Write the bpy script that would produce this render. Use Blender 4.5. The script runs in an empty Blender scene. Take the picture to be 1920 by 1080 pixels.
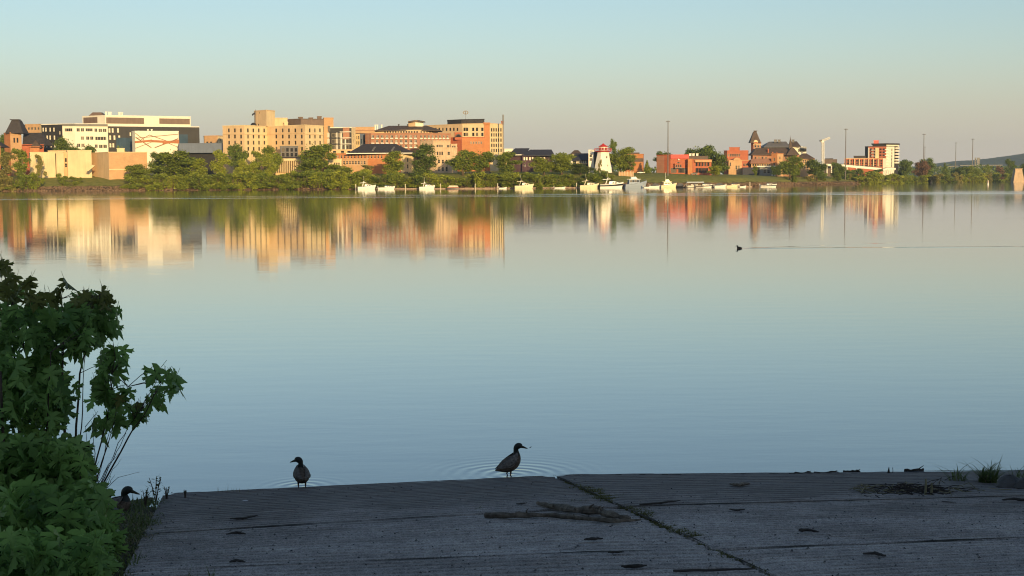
import bpy, math, random
import numpy as np
from mathutils import Vector, Matrix

random.seed(7)
RNG = np.random.default_rng(7)
SC = bpy.context.scene
COL = SC.collection

# ------------------------------------------------------------------ camera
F = 2560.0                       # focal length in photo pixels (1920 wide)
CAM_Z = 3.7
PITCH = math.atan(199 / F)
ROLL = math.atan(0.006)
_fw = Vector((0, math.cos(PITCH), -math.sin(PITCH)))
_r0 = Vector((1, 0, 0))
_u0 = Vector((0, math.sin(PITCH), math.cos(PITCH)))
_r = _r0 * math.cos(ROLL) - _u0 * math.sin(ROLL)
_u = _u0 * math.cos(ROLL) + _r0 * math.sin(ROLL)
cam_data = bpy.data.cameras.new("camera")
cam_data.sensor_width = 36.0
cam_data.lens = 48.0
cam_data.clip_start = 0.1
cam_data.clip_end = 60000
cam = bpy.data.objects.new("camera", cam_data)
COL.objects.link(cam)
cam.matrix_world = Matrix(((_r.x, _u.x, -_fw.x, 0), (_r.y, _u.y, -_fw.y, 0), (_r.z, _u.z, -_fw.z, CAM_Z), (0, 0, 0, 1)))
SC.camera = cam

# ------------------------------------------------------------------ light
SUN_EL = math.radians(9.0)
SUN_AZ = math.radians(17.0)      # to the right of straight behind the camera
SUN_DIR = Vector((math.sin(SUN_AZ) * math.cos(SUN_EL), -math.cos(SUN_AZ) * math.cos(SUN_EL), math.sin(SUN_EL)))
world = bpy.data.worlds.new("World")
SC.world = world
world.use_nodes = True
wn = world.node_tree.nodes
wl = world.node_tree.links
wn.clear()
sky = wn.new("ShaderNodeTexSky")
sky.sky_type = 'NISHITA'
sky.sun_disc = False
sky.sun_elevation = SUN_EL
sky.sun_rotation = math.atan2(SUN_DIR.x, SUN_DIR.y)
sky.altitude = 20
sky.air_density = 1.0
sky.dust_density = 1.0
sky.ozone_density = 2.0
bg = wn.new("ShaderNodeBackground")
bg.inputs[1].default_value = 0.145
wo = wn.new("ShaderNodeOutputWorld")
# the pinkish belt that lies along the horizon all round at this hour
tcw = wn.new("ShaderNodeTexCoord"); sxw = wn.new("ShaderNodeSeparateXYZ"); wl.new(tcw.outputs['Generated'], sxw.inputs[0])
def _wm(op, a, b):
    nd = wn.new("ShaderNodeMath"); nd.operation = op
    for i, v in enumerate((a, b)):
        if isinstance(v, bpy.types.NodeSocket): wl.new(v, nd.inputs[i])
        else: nd.inputs[i].default_value = v
    return nd.outputs[0]
_e = _wm('DIVIDE', sxw.outputs[2], 0.066)
_e = _wm('MULTIPLY', _wm('EXPONENT', _wm('MULTIPLY', _wm('MULTIPLY', _e, _e), -1.0), 0.0), 0.9)
mxw = wn.new("ShaderNodeMix"); mxw.data_type = 'RGBA'
wl.new(_e, mxw.inputs[0]); wl.new(sky.outputs[0], mxw.inputs[6]); mxw.inputs[7].default_value = (4.1, 3.43, 2.9, 1)
hsw = wn.new('ShaderNodeHueSaturation'); hsw.inputs['Saturation'].default_value = 0.95
wl.new(mxw.outputs[2], hsw.inputs['Color']); wl.new(hsw.outputs[0], bg.inputs[0])
wl.new(bg.outputs[0], wo.inputs[0])
sun_data = bpy.data.lights.new("sun", 'SUN')
sun_data.energy = 5.0
sun_data.angle = math.radians(0.5)
sun_data.color = (1.0, 0.71, 0.32)
sun = bpy.data.objects.new("sun", sun_data)
COL.objects.link(sun)
sun.rotation_euler = SUN_DIR.to_track_quat('Z', 'Y').to_euler()
SC.view_settings.view_transform = 'Standard'
SC.view_settings.look = 'None'
SC.view_settings.gamma = 1
SC.view_settings.exposure = 0.20
SC.view_settings.use_curve_mapping = False
SC.render.engine = 'CYCLES'
SC.cycles.use_denoising = True
SC.cycles.filter_width = 1.1
SC.cycles.max_bounces = 8
SC.cycles.caustics_reflective = False
SC.cycles.caustics_refractive = False

# ------------------------------------------------------------------ measuring
def ray(px, py):
    return _fw * F + _r * (px - 960.0) + _u * (540.0 - py)

def at(px, py, Y):
    d = ray(px, py)
    k = Y / d.y
    return Vector((d.x * k, Y, CAM_Z + d.z * k))

def onz(px, py, z=0.0):
    d = ray(px, py)
    k = (z - CAM_Z) / d.z
    return Vector((d.x * k, d.y * k, z))

# ------------------------------------------------------------------ object helpers
def tag(o, label=None, cat=None, group=None, kind=None):
    if label: o['label'] = label
    if cat: o['category'] = cat
    if group: o['group'] = group
    if kind: o['kind'] = kind
    return o

def empty(name, loc, rz=0.0, label=None, cat=None, group=None, parent=None):
    o = bpy.data.objects.new(name, None)
    o.empty_display_size = 0.2
    COL.objects.link(o)
    o.location = loc
    o.rotation_euler = (0, 0, rz)
    o.parent = parent
    return tag(o, label, cat, group)

def link(name, me, parent=None, loc=(0, 0, 0), rot=(0, 0, 0), scale=(1, 1, 1)):
    o = bpy.data.objects.new(name, me)
    COL.objects.link(o)
    o.parent = parent
    o.location = loc
    o.rotation_euler = rot
    o.scale = scale
    return o

class MB:
    """collects shapes for one mesh"""
    def __init__(s):
        s.v = []; s.f = []; s.m = []
    def quad(s, a, b, c, d, m=0):
        n = len(s.v); s.v += [tuple(a), tuple(b), tuple(c), tuple(d)]; s.f.append((n, n+1, n+2, n+3)); s.m.append(m)
    def tri(s, a, b, c, m=0):
        n = len(s.v); s.v += [tuple(a), tuple(b), tuple(c)]; s.f.append((n, n+1, n+2)); s.m.append(m)
    def poly(s, pts, m=0):
        n = len(s.v); s.v += [tuple(p) for p in pts]; s.f.append(tuple(range(n, n+len(pts)))); s.m.append(m)
    def raw(s, vs, fs, m=0):
        n = len(s.v); s.v += [tuple(p) for p in vs]
        for f in fs: s.f.append(tuple(i+n for i in f)); s.m.append(m)
    def hexa(s, b, t, m=0):
        """b,t: four points each, counter-clockwise from above"""
        s.raw(list(b)+list(t), [(3,2,1,0),(4,5,6,7),(0,1,5,4),(1,2,6,5),(2,3,7,6),(3,0,4,7)], m)
    def box(s, x0, x1, y0, y1, z0, z1, m=0):
        s.hexa([(x0,y0,z0),(x1,y0,z0),(x1,y1,z0),(x0,y1,z0)], [(x0,y0,z1),(x1,y0,z1),(x1,y1,z1),(x0,y1,z1)], m)
    def tube(s, pts, rad, n=6, m=0, cap=True):
        pts = [Vector(p) for p in pts]
        if not hasattr(rad, '__len__'): rad = [rad]*len(pts)
        rings = []
        for i, p in enumerate(pts):
            t = (pts[min(i+1, len(pts)-1)] - pts[max(i-1, 0)]).normalized()
            a = t.cross(Vector((0.3, 0.2, 1)) if abs(t.z) < 0.9 else Vector((1, 0.1, 0))).normalized()
            b = t.cross(a)
            rings.append([p + (a*math.cos(2*math.pi*k/n) + b*math.sin(2*math.pi*k/n))*rad[i] for k in range(n)])
        base = len(s.v)
        for r in rings: s.v += [tuple(p) for p in r]
        for i in range(len(rings)-1):
            for k in range(n):
                k2 = (k+1) % n
                s.f.append((base+i*n+k, base+i*n+k2, base+(i+1)*n+k2, base+(i+1)*n+k)); s.m.append(m)
        if cap:
            s.f.append(tuple(base+k for k in range(n))[::-1]); s.m.append(m)
            s.f.append(tuple(base+(len(rings)-1)*n+k for k in range(n))); s.m.append(m)
    def mesh(s, name, mats, smooth=False):
        me = bpy.data.meshes.new(name)
        me.from_pydata(s.v, [], s.f)
        for mt in (mats if isinstance(mats, (list, tuple)) else [mats]): me.materials.append(mt)
        if any(s.m): me.polygons.foreach_set("material_index", s.m)
        if smooth: me.polygons.foreach_set("use_smooth", [True]*len(me.polygons))
        me.update()
        return me
    def build(s, name, mats, parent=None, smooth=False, loc=(0,0,0), rot=(0,0,0)):
        return link(name, s.mesh(name, mats, smooth), parent, loc, rot)

def mesh_np(name, V, Fc, mats, smooth=False):
    me = bpy.data.meshes.new(name)
    me.from_pydata(V.tolist() if hasattr(V, 'tolist') else V, [], Fc.tolist() if hasattr(Fc, 'tolist') else Fc)
    for mt in (mats if isinstance(mats, (list, tuple)) else [mats]): me.materials.append(mt)
    if smooth: me.polygons.foreach_set("use_smooth", [True]*len(me.polygons))
    me.update()
    return me

# ------------------------------------------------------------------ materials
class NT:
    def __init__(s, m):
        m.use_nodes = True
        s.t = m.node_tree; s.n = s.t.nodes; s.l = s.t.links
        s.n.clear()
        s.out = s.n.new("ShaderNodeOutputMaterial")
    def new(s, typ, **kw):
        nd = s.n.new(typ)
        for k, v in kw.items(): setattr(nd, k, v)
        return nd
    def put(s, sock, v):
        if isinstance(v, bpy.types.NodeSocket): s.l.new(v, sock)
        elif v is not None: sock.default_value = v
    def math(s, op, a, b=None, c=None, clamp=False):
        nd = s.n.new("ShaderNodeMath"); nd.operation = op; nd.use_clamp = clamp
        for i, v in enumerate((a, b, c)):
            if v is not None: s.put(nd.inputs[i], v)
        return nd.outputs[0]
    def vmath(s, op, a, b=None):
        nd = s.n.new("ShaderNodeVectorMath"); nd.operation = op
        s.put(nd.inputs[0], a)
        if b is not None: s.put(nd.inputs[1], b)
        return nd.outputs['Value'] if op in ('DOT_PRODUCT', 'LENGTH', 'DISTANCE') else nd.outputs['Vector']
    def noise(s, vec, scale, detail=4, rough=0.55, dist=0.0):
        nd = s.n.new("ShaderNodeTexNoise"); s.put(nd.inputs['Vector'], vec)
        nd.inputs['Scale'].default_value = scale; nd.inputs['Detail'].default_value = detail
        nd.inputs['Roughness'].default_value = rough; nd.inputs['Distortion'].default_value = dist
        return nd.outputs['Fac']
    def ramp(s, fac, stops):
        nd = s.n.new("ShaderNodeValToRGB"); s.put(nd.inputs[0], fac)
        e = nd.color_ramp.elements
        while len(e) < len(stops): e.new(0.5)
        for i, (p, c) in enumerate(stops):
            e[i].position = p; e[i].color = (*c, 1) if len(c) == 3 else c
        return nd.outputs[0]
    def mix(s, fac, a, b, blend='MIX'):
        nd = s.n.new("ShaderNodeMix"); nd.data_type = 'RGBA'; nd.blend_type = blend
        s.put(nd.inputs[0], fac)
        for i, v in ((6, a), (7, b)):
            s.put(nd.inputs[i], v if isinstance(v, bpy.types.NodeSocket) else (*v, 1))
        return nd.outputs[2]
    def bump(s, h, strength=1.0, dist=1.0, normal=None):
        nd = s.n.new("ShaderNodeBump"); s.put(nd.inputs['Height'], h)
        nd.inputs['Strength'].default_value = strength; nd.inputs['Distance'].default_value = dist
        if normal is not None: s.put(nd.inputs['Normal'], normal)
        return nd.outputs[0]
    def pos(s):
        return s.n.new("ShaderNodeNewGeometry").outputs['Position']
    def principled(s, col, rough=0.8, normal=None, metallic=0.0, ior=1.45, spec=0.5):
        nd = s.n.new("ShaderNodeBsdfPrincipled")
        s.put(nd.inputs['Base Color'], col if isinstance(col, bpy.types.NodeSocket) else (*col, 1))
        s.put(nd.inputs['Roughness'], rough)
        s.put(nd.inputs['Metallic'], metallic)
        nd.inputs['IOR'].default_value = ior
        nd.inputs['Specular IOR Level'].default_value = spec
        if normal is not None: s.put(nd.inputs['Normal'], normal)
        return nd
    def done(s, bsdf):
        s.l.new(bsdf.outputs[0], s.out.inputs[0])

def mat(name, col, rough=0.8, var=0.12, scale=0.3, bump=0.0, bscale=8.0, metallic=0.0, spec=0.4, col2=None):
    """plain surface with uneven colour and a fine relief"""
    m = bpy.data.materials.new(name)
    t = NT(m)
    p = t.pos()
    n = t.noise(p, scale, 5, 0.6)
    c2 = col2 or tuple(min(1, c*(1+var)) for c in col)
    c1 = tuple(c*(1-var) for c in col)
    c = t.ramp(n, [(0.3, c1), (0.7, c2)])
    st = t.noise(t.vmath('MULTIPLY', p, (0.9, 0.9, 0.07)), 1.0, 4, 0.65)
    c = t.mix(min(1.0, var*3.0), c, t.ramp(st, [(0.32, (0.72, 0.70, 0.66)), (0.6, (1.06, 1.06, 1.06))]), 'MULTIPLY')
    nb = t.bump(t.noise(p, bscale, 4), 1.0, bump) if bump else None
    t.done(t.principled(c, rough, nb, metallic, spec=spec))
    return m

def leafmat(name, dark, light, trans=0.22, spec=0.25, rough=0.5):
    m = bpy.data.materials.new(name)
    t = NT(m)
    g = t.new("ShaderNodeNewGeometry")
    oi = t.new("ShaderNodeObjectInfo")
    r = t.math('ADD', t.math('MULTIPLY', g.outputs['Random Per Island'], 0.7), t.math('MULTIPLY', oi.outputs['Random'], 0.3))
    c = t.ramp(r, [(0.1, dark), (0.9, light)])
    b = t.principled(c, rough, spec=spec)
    tr = t.new("ShaderNodeBsdfTranslucent")
    t.l.new(t.mix(0.5, c, tuple(min(1, x*1.3) for x in light)), tr.inputs[0])
    ms = t.new("ShaderNodeMixShader"); ms.inputs[0].default_value = trans
    t.l.new(b.outputs[0], ms.inputs[1]); t.l.new(tr.outputs[0], ms.inputs[2])
    t.l.new(ms.outputs[0], t.out.inputs[0])
    return m

def brickmat(name, c1, c2, mortar, bw=0.9, bh=0.3):
    """brickwork too far away to pick bricks apart"""
    m = bpy.data.materials.new(name)
    t = NT(m)
    p = t.pos()
    sp = t.new("ShaderNodeSeparateXYZ"); t.l.new(p, sp.inputs[0])
    cb = t.new("ShaderNodeCombineXYZ")
    t.l.new(t.math('ADD', sp.outputs[0], sp.outputs[1]), cb.inputs[0]); t.l.new(sp.outputs[2], cb.inputs[1])
    b = t.new("ShaderNodeTexBrick")
    t.l.new(cb.outputs[0], b.inputs['Vector'])
    b.inputs['Color1'].default_value = (*c1, 1); b.inputs['Color2'].default_value = (*c2, 1); b.inputs['Mortar'].default_value = (*mortar, 1)
    b.inputs['Scale'].default_value = 1.0; b.inputs['Brick Width'].default_value = bw; b.inputs['Row Height'].default_value = bh
    b.inputs['Mortar Size'].default_value = 0.02
    n = t.noise(p, 0.25, 5, 0.6)
    c = t.mix(0.55, b.outputs['Color'], t.ramp(n, [(0.3, (0.72,)*3), (0.7, (1.15,)*3)]), 'MULTIPLY')
    t.done(t.principled(c, 0.88, spec=0.3))
    return m

M = {}
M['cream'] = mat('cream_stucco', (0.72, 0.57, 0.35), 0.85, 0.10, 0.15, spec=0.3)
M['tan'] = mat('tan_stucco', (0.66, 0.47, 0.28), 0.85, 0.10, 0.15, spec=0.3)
M['white'] = mat('white_cladding', (0.74, 0.69, 0.58), 0.6, 0.06, 0.2, spec=0.4)
M['trim'] = mat('white_trim', (0.78, 0.74, 0.66), 0.6, 0.06, 0.5)
M['charcoal'] = mat('charcoal_cladding', (0.032, 0.030, 0.032), 0.6, 0.15, 0.2)
M['brownband'] = mat('brown_metal', (0.17, 0.115, 0.09), 0.6, 0.15, 0.4)
M['darkbrown'] = mat('dark_brown_cladding', (0.12, 0.085, 0.07), 0.7, 0.15, 0.3)
M['greycl'] = mat('grey_cladding', (0.2, 0.19, 0.18), 0.7, 0.12, 0.3)
M['blueroof'] = mat('blue_grey_metal', (0.16, 0.19, 0.26), 0.5, 0.08, 0.4)
M['slate'] = mat('dark_slate', (0.05, 0.043, 0.047), 0.7, 0.25, 0.8, 0.04, 3)
M['brownslate'] = mat('brown_slate', (0.10, 0.070, 0.056), 0.75, 0.2, 0.8)
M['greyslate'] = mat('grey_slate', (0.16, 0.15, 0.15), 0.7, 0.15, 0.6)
M['navyroof'] = mat('navy_shingles', (0.035, 0.036, 0.055), 0.7, 0.2, 0.8)
M['gravelroof'] = mat('gravel_roof', (0.3, 0.27, 0.23), 0.9, 0.15, 0.6)
M['brick'] = brickmat('red_brick', (0.46, 0.115, 0.05), (0.40, 0.09, 0.04), (0.4, 0.28, 0.2))
M['orangebrick'] = brickmat('orange_brick', (0.52, 0.20, 0.07), (0.46, 0.16, 0.06), (0.48, 0.32, 0.2))
M['tanbrick'] = brickmat('tan_brick', (0.56, 0.33, 0.17), (0.50, 0.29, 0.15), (0.5, 0.38, 0.25))
M['pinkbrick'] = brickmat('pink_brick', (0.40, 0.19, 0.12), (0.36, 0.16, 0.10), (0.42, 0.3, 0.22))
M['purplebrick'] = mat('dark_plum_brick', (0.075, 0.04, 0.055), 0.85, 0.2, 0.5)
M['redpaint'] = mat('red_painted_metal', (0.55, 0.035, 0.03), 0.45, 0.1, 0.4)
M['stone'] = mat('sandstone', (0.55, 0.40, 0.27), 0.9, 0.16, 0.5, 0.03, 2)
M['glass'] = mat('dark_window_glass', (0.018, 0.017, 0.018), 0.12, 0.2, 0.3, spec=0.35)
def glassmat():
    m = bpy.data.materials.new('dark_window_glass'); t = NT(m)
    oi = t.new("ShaderNodeObjectInfo")
    c = t.ramp(oi.outputs['Random'], [(0.0, (0.010, 0.010, 0.012)), (0.55, (0.026, 0.023, 0.022)), (0.80, (0.050, 0.042, 0.036)), (0.90, (0.16, 0.13, 0.10)), (1.0, (0.22, 0.18, 0.13))])
    n = t.noise(t.pos(), 0.6, 2)
    t.done(t.principled(c, 0.10, t.bump(n, 1.0, 0.02), spec=0.3))
    return m
M['glass'] = glassmat()
M['blueglass'] = mat('blue_window_glass', (0.05, 0.085, 0.13), 0.12, 0.2, 0.1, spec=0.5)
M['frame'] = mat('window_frame', (0.45, 0.40, 0.32), 0.6, 0.1)
M['darkframe'] = mat('dark_window_frame', (0.06, 0.05, 0.045), 0.6, 0.1)
M['steel'] = mat('galvanised_steel', (0.19, 0.17, 0.16), 0.5, 0.1, 2, metallic=0.3)
M['whitegel'] = mat('white_gelcoat', (0.86, 0.84, 0.78), 0.25, 0.03, 0.5, spec=0.5)
M['creamgel'] = mat('cream_gelcoat', (0.80, 0.72, 0.50), 0.25, 0.03, 0.5, spec=0.5)
M['bluegel'] = mat('blue_grey_gelcoat', (0.30, 0.36, 0.46), 0.3, 0.05, 0.5)
M['blackgel'] = mat('black_gelcoat', (0.02, 0.02, 0.025), 0.25, 0.1)
M['canvas'] = mat('canvas_cover', (0.62, 0.55, 0.42), 0.85, 0.1, 1.5)
M['greycanvas'] = mat('grey_canvas_cover', (0.10, 0.10, 0.11), 0.85, 0.15, 1.5)
M['redhull'] = mat('red_brown_hull', (0.33, 0.12, 0.08), 0.5, 0.1)
M['chrome'] = mat('stainless_steel', (0.6, 0.58, 0.55), 0.25, 0.05, metallic=0.9)
M['outboard'] = mat('outboard_grey', (0.25, 0.25, 0.26), 0.4, 0.1)
M['dockwood'] = mat('weathered_dock_wood', (0.36, 0.26, 0.20), 0.85, 0.2, 1.0)
M['bark'] = mat('bark', (0.13, 0.095, 0.06), 0.9, 0.3, 1.5)
M['palebark'] = mat('pale_bark', (0.38, 0.29, 0.18), 0.9, 0.2, 1.5)
M['leaf_olive'] = leafmat('olive_foliage', (0.095, 0.140, 0.020), (0.27, 0.31, 0.042))
M['leaf_yellow'] = leafmat('yellow_green_foliage', (0.16, 0.21, 0.022), (0.36, 0.38, 0.05))
M['leaf_dark'] = leafmat('dark_green_foliage', (0.052, 0.086, 0.020), (0.18, 0.235, 0.045))
M['leaf_brown'] = leafmat('brownish_foliage', (0.15, 0.14, 0.036), (0.36, 0.33, 0.10))
M['leaf_red'] = leafmat('copper_foliage', (0.13, 0.075, 0.045), (0.24, 0.14, 0.085))

# ================================================================== SETTING
SHORE = [(-3000, 900), (-900, 800), (-291, 776), (-77, 764), (11, 750), (95, 762), (150, 850), (211, 1000), (330, 1220), (432, 1400), (600, 1640), (1200, 2300), (4000, 4200)]
_sx = [p[0] for p in SHORE]; _sy = [p[1] for p in SHORE]
def shore(X):
    return float(np.interp(X, _sx, _sy))
_TT = [-60, -1, 0, 4, 9, 15, 25, 45, 120, 400, 4000]
_TZ = [-4, -0.5, 0.0, 1.6, 3.0, 4.3, 6.2, 8.6, 10.6, 13.5, 22]
def terr(X, Y):
    t = Y - shore(X)
    z = float(np.interp(t, _TT, _TZ))
    k = float(np.interp(X, [30, 130, 400], [1.0, 0.78, 0.62]))
    return z * (k if z > 0 else 1)

# ---- far ground
def far_ground():
    xs = np.concatenate([np.arange(-3000, -420, 160), np.arange(-420, 700, 7), np.arange(700, 4200, 200)])
    ts = [-60, -8, -1, 0, 1.5, 3, 5, 7, 9, 12, 15, 20, 25, 35, 45, 60, 90, 120, 180, 260, 400, 800, 1600, 3000, 5000]
    V = []
    for X in xs:
        ys = shore(X)
        for t in ts:
            z = terr(X, ys + t)
            if 0 < t < 60: z += random.uniform(-0.3, 0.3)
            V.append((X + (random.uniform(-1.5, 1.5) if abs(X) < 600 and t < 60 else 0), ys + t + (random.uniform(-0.6, 0.6) if 0 <= t < 12 else 0), z))
    n = len(ts); Fc = []
    for i in range(len(xs)-1):
        for j in range(n-1):
            Fc.append((i*n+j, (i+1)*n+j, (i+1)*n+j+1, i*n+j+1))
    m = bpy.data.materials.new('grassy_bank'); t = NT(m); p = t.pos()
    sp = t.new("ShaderNodeSeparateXYZ"); t.l.new(p, sp.inputs[0])
    n1 = t.noise(p, 0.35, 6, 0.65); n2 = t.noise(p, 2.0, 4, 0.6)
    grass = t.ramp(n1, [(0.3, (0.15, 0.17, 0.035)), (0.7, (0.30, 0.28, 0.08))])
    rock = t.ramp(n2, [(0.3, (0.055, 0.038, 0.026)), (0.7, (0.15, 0.10, 0.066))])
    h = t.math('ADD', t.math('MULTIPLY', sp.outputs[2], 0.28), t.math('MULTIPLY', t.math('SUBTRACT', n1, 0.5), 1.6))
    f = t.math('MULTIPLY', t.math('SUBTRACT', h, 0.55), 3.0, clamp=True)
    t.done(t.principled(t.mix(f, rock, grass), 0.95, t.bump(n2, 1.0, 0.3), spec=0.15))
    me = mesh_np('far_bank', V, Fc, m, True)
    o = link('far_bank', me); tag(o, kind='structure')
far_ground()

# ---- distant hills
def hills():
    m = mat('forested_hill', (0.035, 0.05, 0.03), 0.95, 0.35, 0.004, 14.0, 0.02, spec=0.05)
    V = []; Fc = []
    Y0 = 6800
    prof = [(1480, 336), (1640, 322), (1745, 308), (1790, 302), (1830, 300), (1870, 295), (1920, 288), (2000, 281), (2150, 284), (2400, 296), (2700, 305)]
    pxs = np.arange(1480, 2700, 4.0)
    n = 9
    for px in pxs:
        top = float(np.interp(px, [a for a, b in prof], [b for a, b in prof])) + random.uniform(-0.5, 0.5)
        c = at(px, top, Y0)
        for j in range(n):
            f = j/(n-1)
            s = math.sin(math.pi*f)
            V.append((c.x*(1+0.06*(f-.5)*2), Y0 - 1500 + 3000*f, max(-2, c.z*s*(1 if abs(f-.5) < .01 else random.uniform(.96, 1.0)))))
    for i in range(len(pxs)-1):
        for j in range(n-1): Fc.append((i*n+j, (i+1)*n+j, (i+1)*n+j+1, i*n+j+1))
    o = link('hills', mesh_np('hills', V, Fc, m, False)); tag(o, kind='structure')
hills()

# ---- the boat ramp and the near bank
def yw(X):
    return 17.05 + (0.19*(X-0.6) if X < 0.6 else 0.02*(X-0.6))
def zr(X, Y):
    return 0.122*(yw(X)-Y)
def ramp_pt(px, py, up=0.0):
    z = 0.4
    for _ in range(25):
        p = onz(px, py, z); z = 0.5*z + 0.5*(zr(p.x, p.y)+up)
    return onz(px, py, z)
DUCKS_PX = [(566, 914), (956, 892)]
DUCK_A = onz(*DUCKS_PX[0]); DUCK_B = onz(*DUCKS_PX[1])
SWIM = onz(1386, 466)

def water():
    m = bpy.data.materials.new('river_water'); t = NT(m); p = t.pos()
    sp = t.new("ShaderNodeSeparateXYZ"); t.l.new(p, sp.inputs[0])
    # gentle swell lines, longer across the river than along it
    def scaled(sx, sy):
        return t.vmath('MULTIPLY', p, (sx, sy, 1.0))
    w1 = t.noise(scaled(0.55, 1.7), 1.0, 3, 0.5)
    w2 = t.noise(scaled(2.6, 7.0), 1.0, 3, 0.5)
    w3 = t.noise(scaled(0.06, 0.16), 1.0, 2, 0.5)
    patch = t.math('MULTIPLY', t.math('SUBTRACT', t.noise(scaled(0.025, 0.09), 1.0, 3, 0.5), 0.42), 3.5, clamp=True)
    h = t.math('ADD', t.math('MULTIPLY', w1, 0.0027), t.math('MULTIPLY', t.math('MULTIPLY', w2, 0.0012), patch))
    h = t.math('ADD', h, t.math('MULTIPLY', w3, 0.004))
    for c, lam, a, fall in ((DUCK_B, 0.17, 0.0020, 0.50), (DUCK_A, 0.15, 0.0020, 0.26)):
        cc = (c.x+0.02, c.y+0.02, 0)
        r = t.vmath('DISTANCE', p, cc)
        wob = t.math('ADD', r, t.math('MULTIPLY', t.noise(p, 2.2, 2), 0.10))
        s = t.math('SINE', t.math('MULTIPLY', wob, 2*math.pi/lam))
        e = t.math('EXPONENT', t.math('MULTIPLY', t.math('POWER', t.math('DIVIDE', r, fall*1.5), 2.0), -1.0))
        h = t.math('ADD', h, t.math('MULTIPLY', t.math('MULTIPLY', s, e), t.math('MULTIPLY', t.noise(p, 1.6, 2), a*2.0)))
    # wake of the swimming duck
    for q, amp in (((1920, 462.5), 0.016), ((1760, 453), 0.006)):
        e1 = onz(*q); d = Vector((e1.x-SWIM.x, e1.y-SWIM.y, 0)).normalized(); nn = Vector((-d.y, d.x, 0))
        rel = t.vmath('SUBTRACT', p, (SWIM.x, SWIM.y, 0))
        tt = t.vmath('DOT_PRODUCT', rel, (d.x, d.y, 0)); ss = t.vmath('DOT_PRODUCT', rel, (nn.x, nn.y, 0))
        wd = t.math('ADD', 0.22, t.math('MULTIPLY', tt, 0.012))
        g = t.math('EXPONENT', t.math('MULTIPLY', t.math('POWER', t.math('ABSOLUTE', t.math('DIVIDE', ss, wd)), 2.0), -1.0))
        on = t.math('MULTIPLY', tt, 1.2, clamp=True)
        off = t.math('SUBTRACT', 1.0, t.math('DIVIDE', tt, 40.0), clamp=True)
        h = t.math('ADD', h, t.math('MULTIPLY', t.math('MULTIPLY', g, t.math('MULTIPLY', on, off)), amp))
    # a breeze roughens thin bands along the far shore
    n4 = t.noise(scaled(0.0035, 0.045), 1.0, 4, 0.6, 0.3)
    band = t.math('MULTIPLY', t.math('EXPONENT', t.math('MULTIPLY', t.math('POWER', t.math('ABSOLUTE', t.math('DIVIDE', t.math('SUBTRACT', sp.outputs[1], 372.0), 55.0)), 2.0), -1.0)),
                  t.math('MULTIPLY', t.math('SUBTRACT', n4, 0.45), 6.0, clamp=True))
    n5 = t.noise(scaled(0.004, 0.05), 1.0, 3, 0.5)
    rough = t.math('ADD', t.math('ADD', 0.032, t.math('MULTIPLY', n5, 0.02)), t.math('MULTIPLY', band, 0.12))
    b = t.principled((0.050, 0.072, 0.082), rough, t.bump(h, 1.0, 1.0), ior=1.45, spec=0.5)
    b.inputs['Coat Weight'].default_value = 0.55; b.inputs['Coat IOR'].default_value = 1.45
    t.l.new(rough, b.inputs['Coat Roughness']); t.l.new(b.inputs['Normal'].links[0].from_socket, b.inputs['Coat Normal'])
    t.done(b)
    V = [(-9000, -3000, 0), (9000, -3000, 0), (9000, 9000, 0), (-9000, 9000, 0)]
    o = link('river_water', mesh_np('river_water', V, [(0, 1, 2, 3)], m)); tag(o, kind='structure')
water()

def near_ground():
    def coords(a, b, lim):
        c = list(np.arange(a, b, 0.25)); s = 0.5; x = b
        while x < lim: c.append(x); x += s; s *= 1.5
        s = 0.5; x = a - .25; lo = []
        while x > -lim: lo.append(x); x -= s; s *= 1.5
        return lo[::-1] + c
    xs = coords(-9, 10, 600); ys = [y for y in coords(7, 19.5, 600) if y < 22]
    el0 = ramp_pt(300, 932); el1 = ramp_pt(225, 1080)
    V = []
    for X in xs:
        for Y in ys:
            yy = max(Y, -14)
            z = 0.122*(yw(max(-9, min(X, 12)))-yy) + (0.02*(-14-Y) if Y < -14 else 0)
            z = min(z, 7)
            xe = el0.x + (el1.x-el0.x)*(Y-el0.y)/(el1.y-el0.y)
            d = xe - X
            if d > 0: z += -0.03 + 0.04*math.sin(X*5.1+Y*3)*min(1, d) + random.uniform(-.03, .03)
            elif X < 15: z -= 0.34
            if Y > 18.5: z -= (Y-18.5)*0.4
            V.append((X, Y, z))
    n = len(ys); Fc = []
    for i in range(len(xs)-1):
        for j in range(n-1): Fc.append((i*n+j, (i+1)*n+j, (i+1)*n+j+1, i*n+j+1))
    m = mat('muddy_soil', (0.060, 0.050, 0.038), 0.9, 0.35, 2.5, 0.03, 14, spec=0.2, col2=(0.075, 0.075, 0.035))
    o = link('near_bank', mesh_np('near_bank', V, Fc, m, True)); tag(o, kind='structure')
near_ground()

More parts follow.
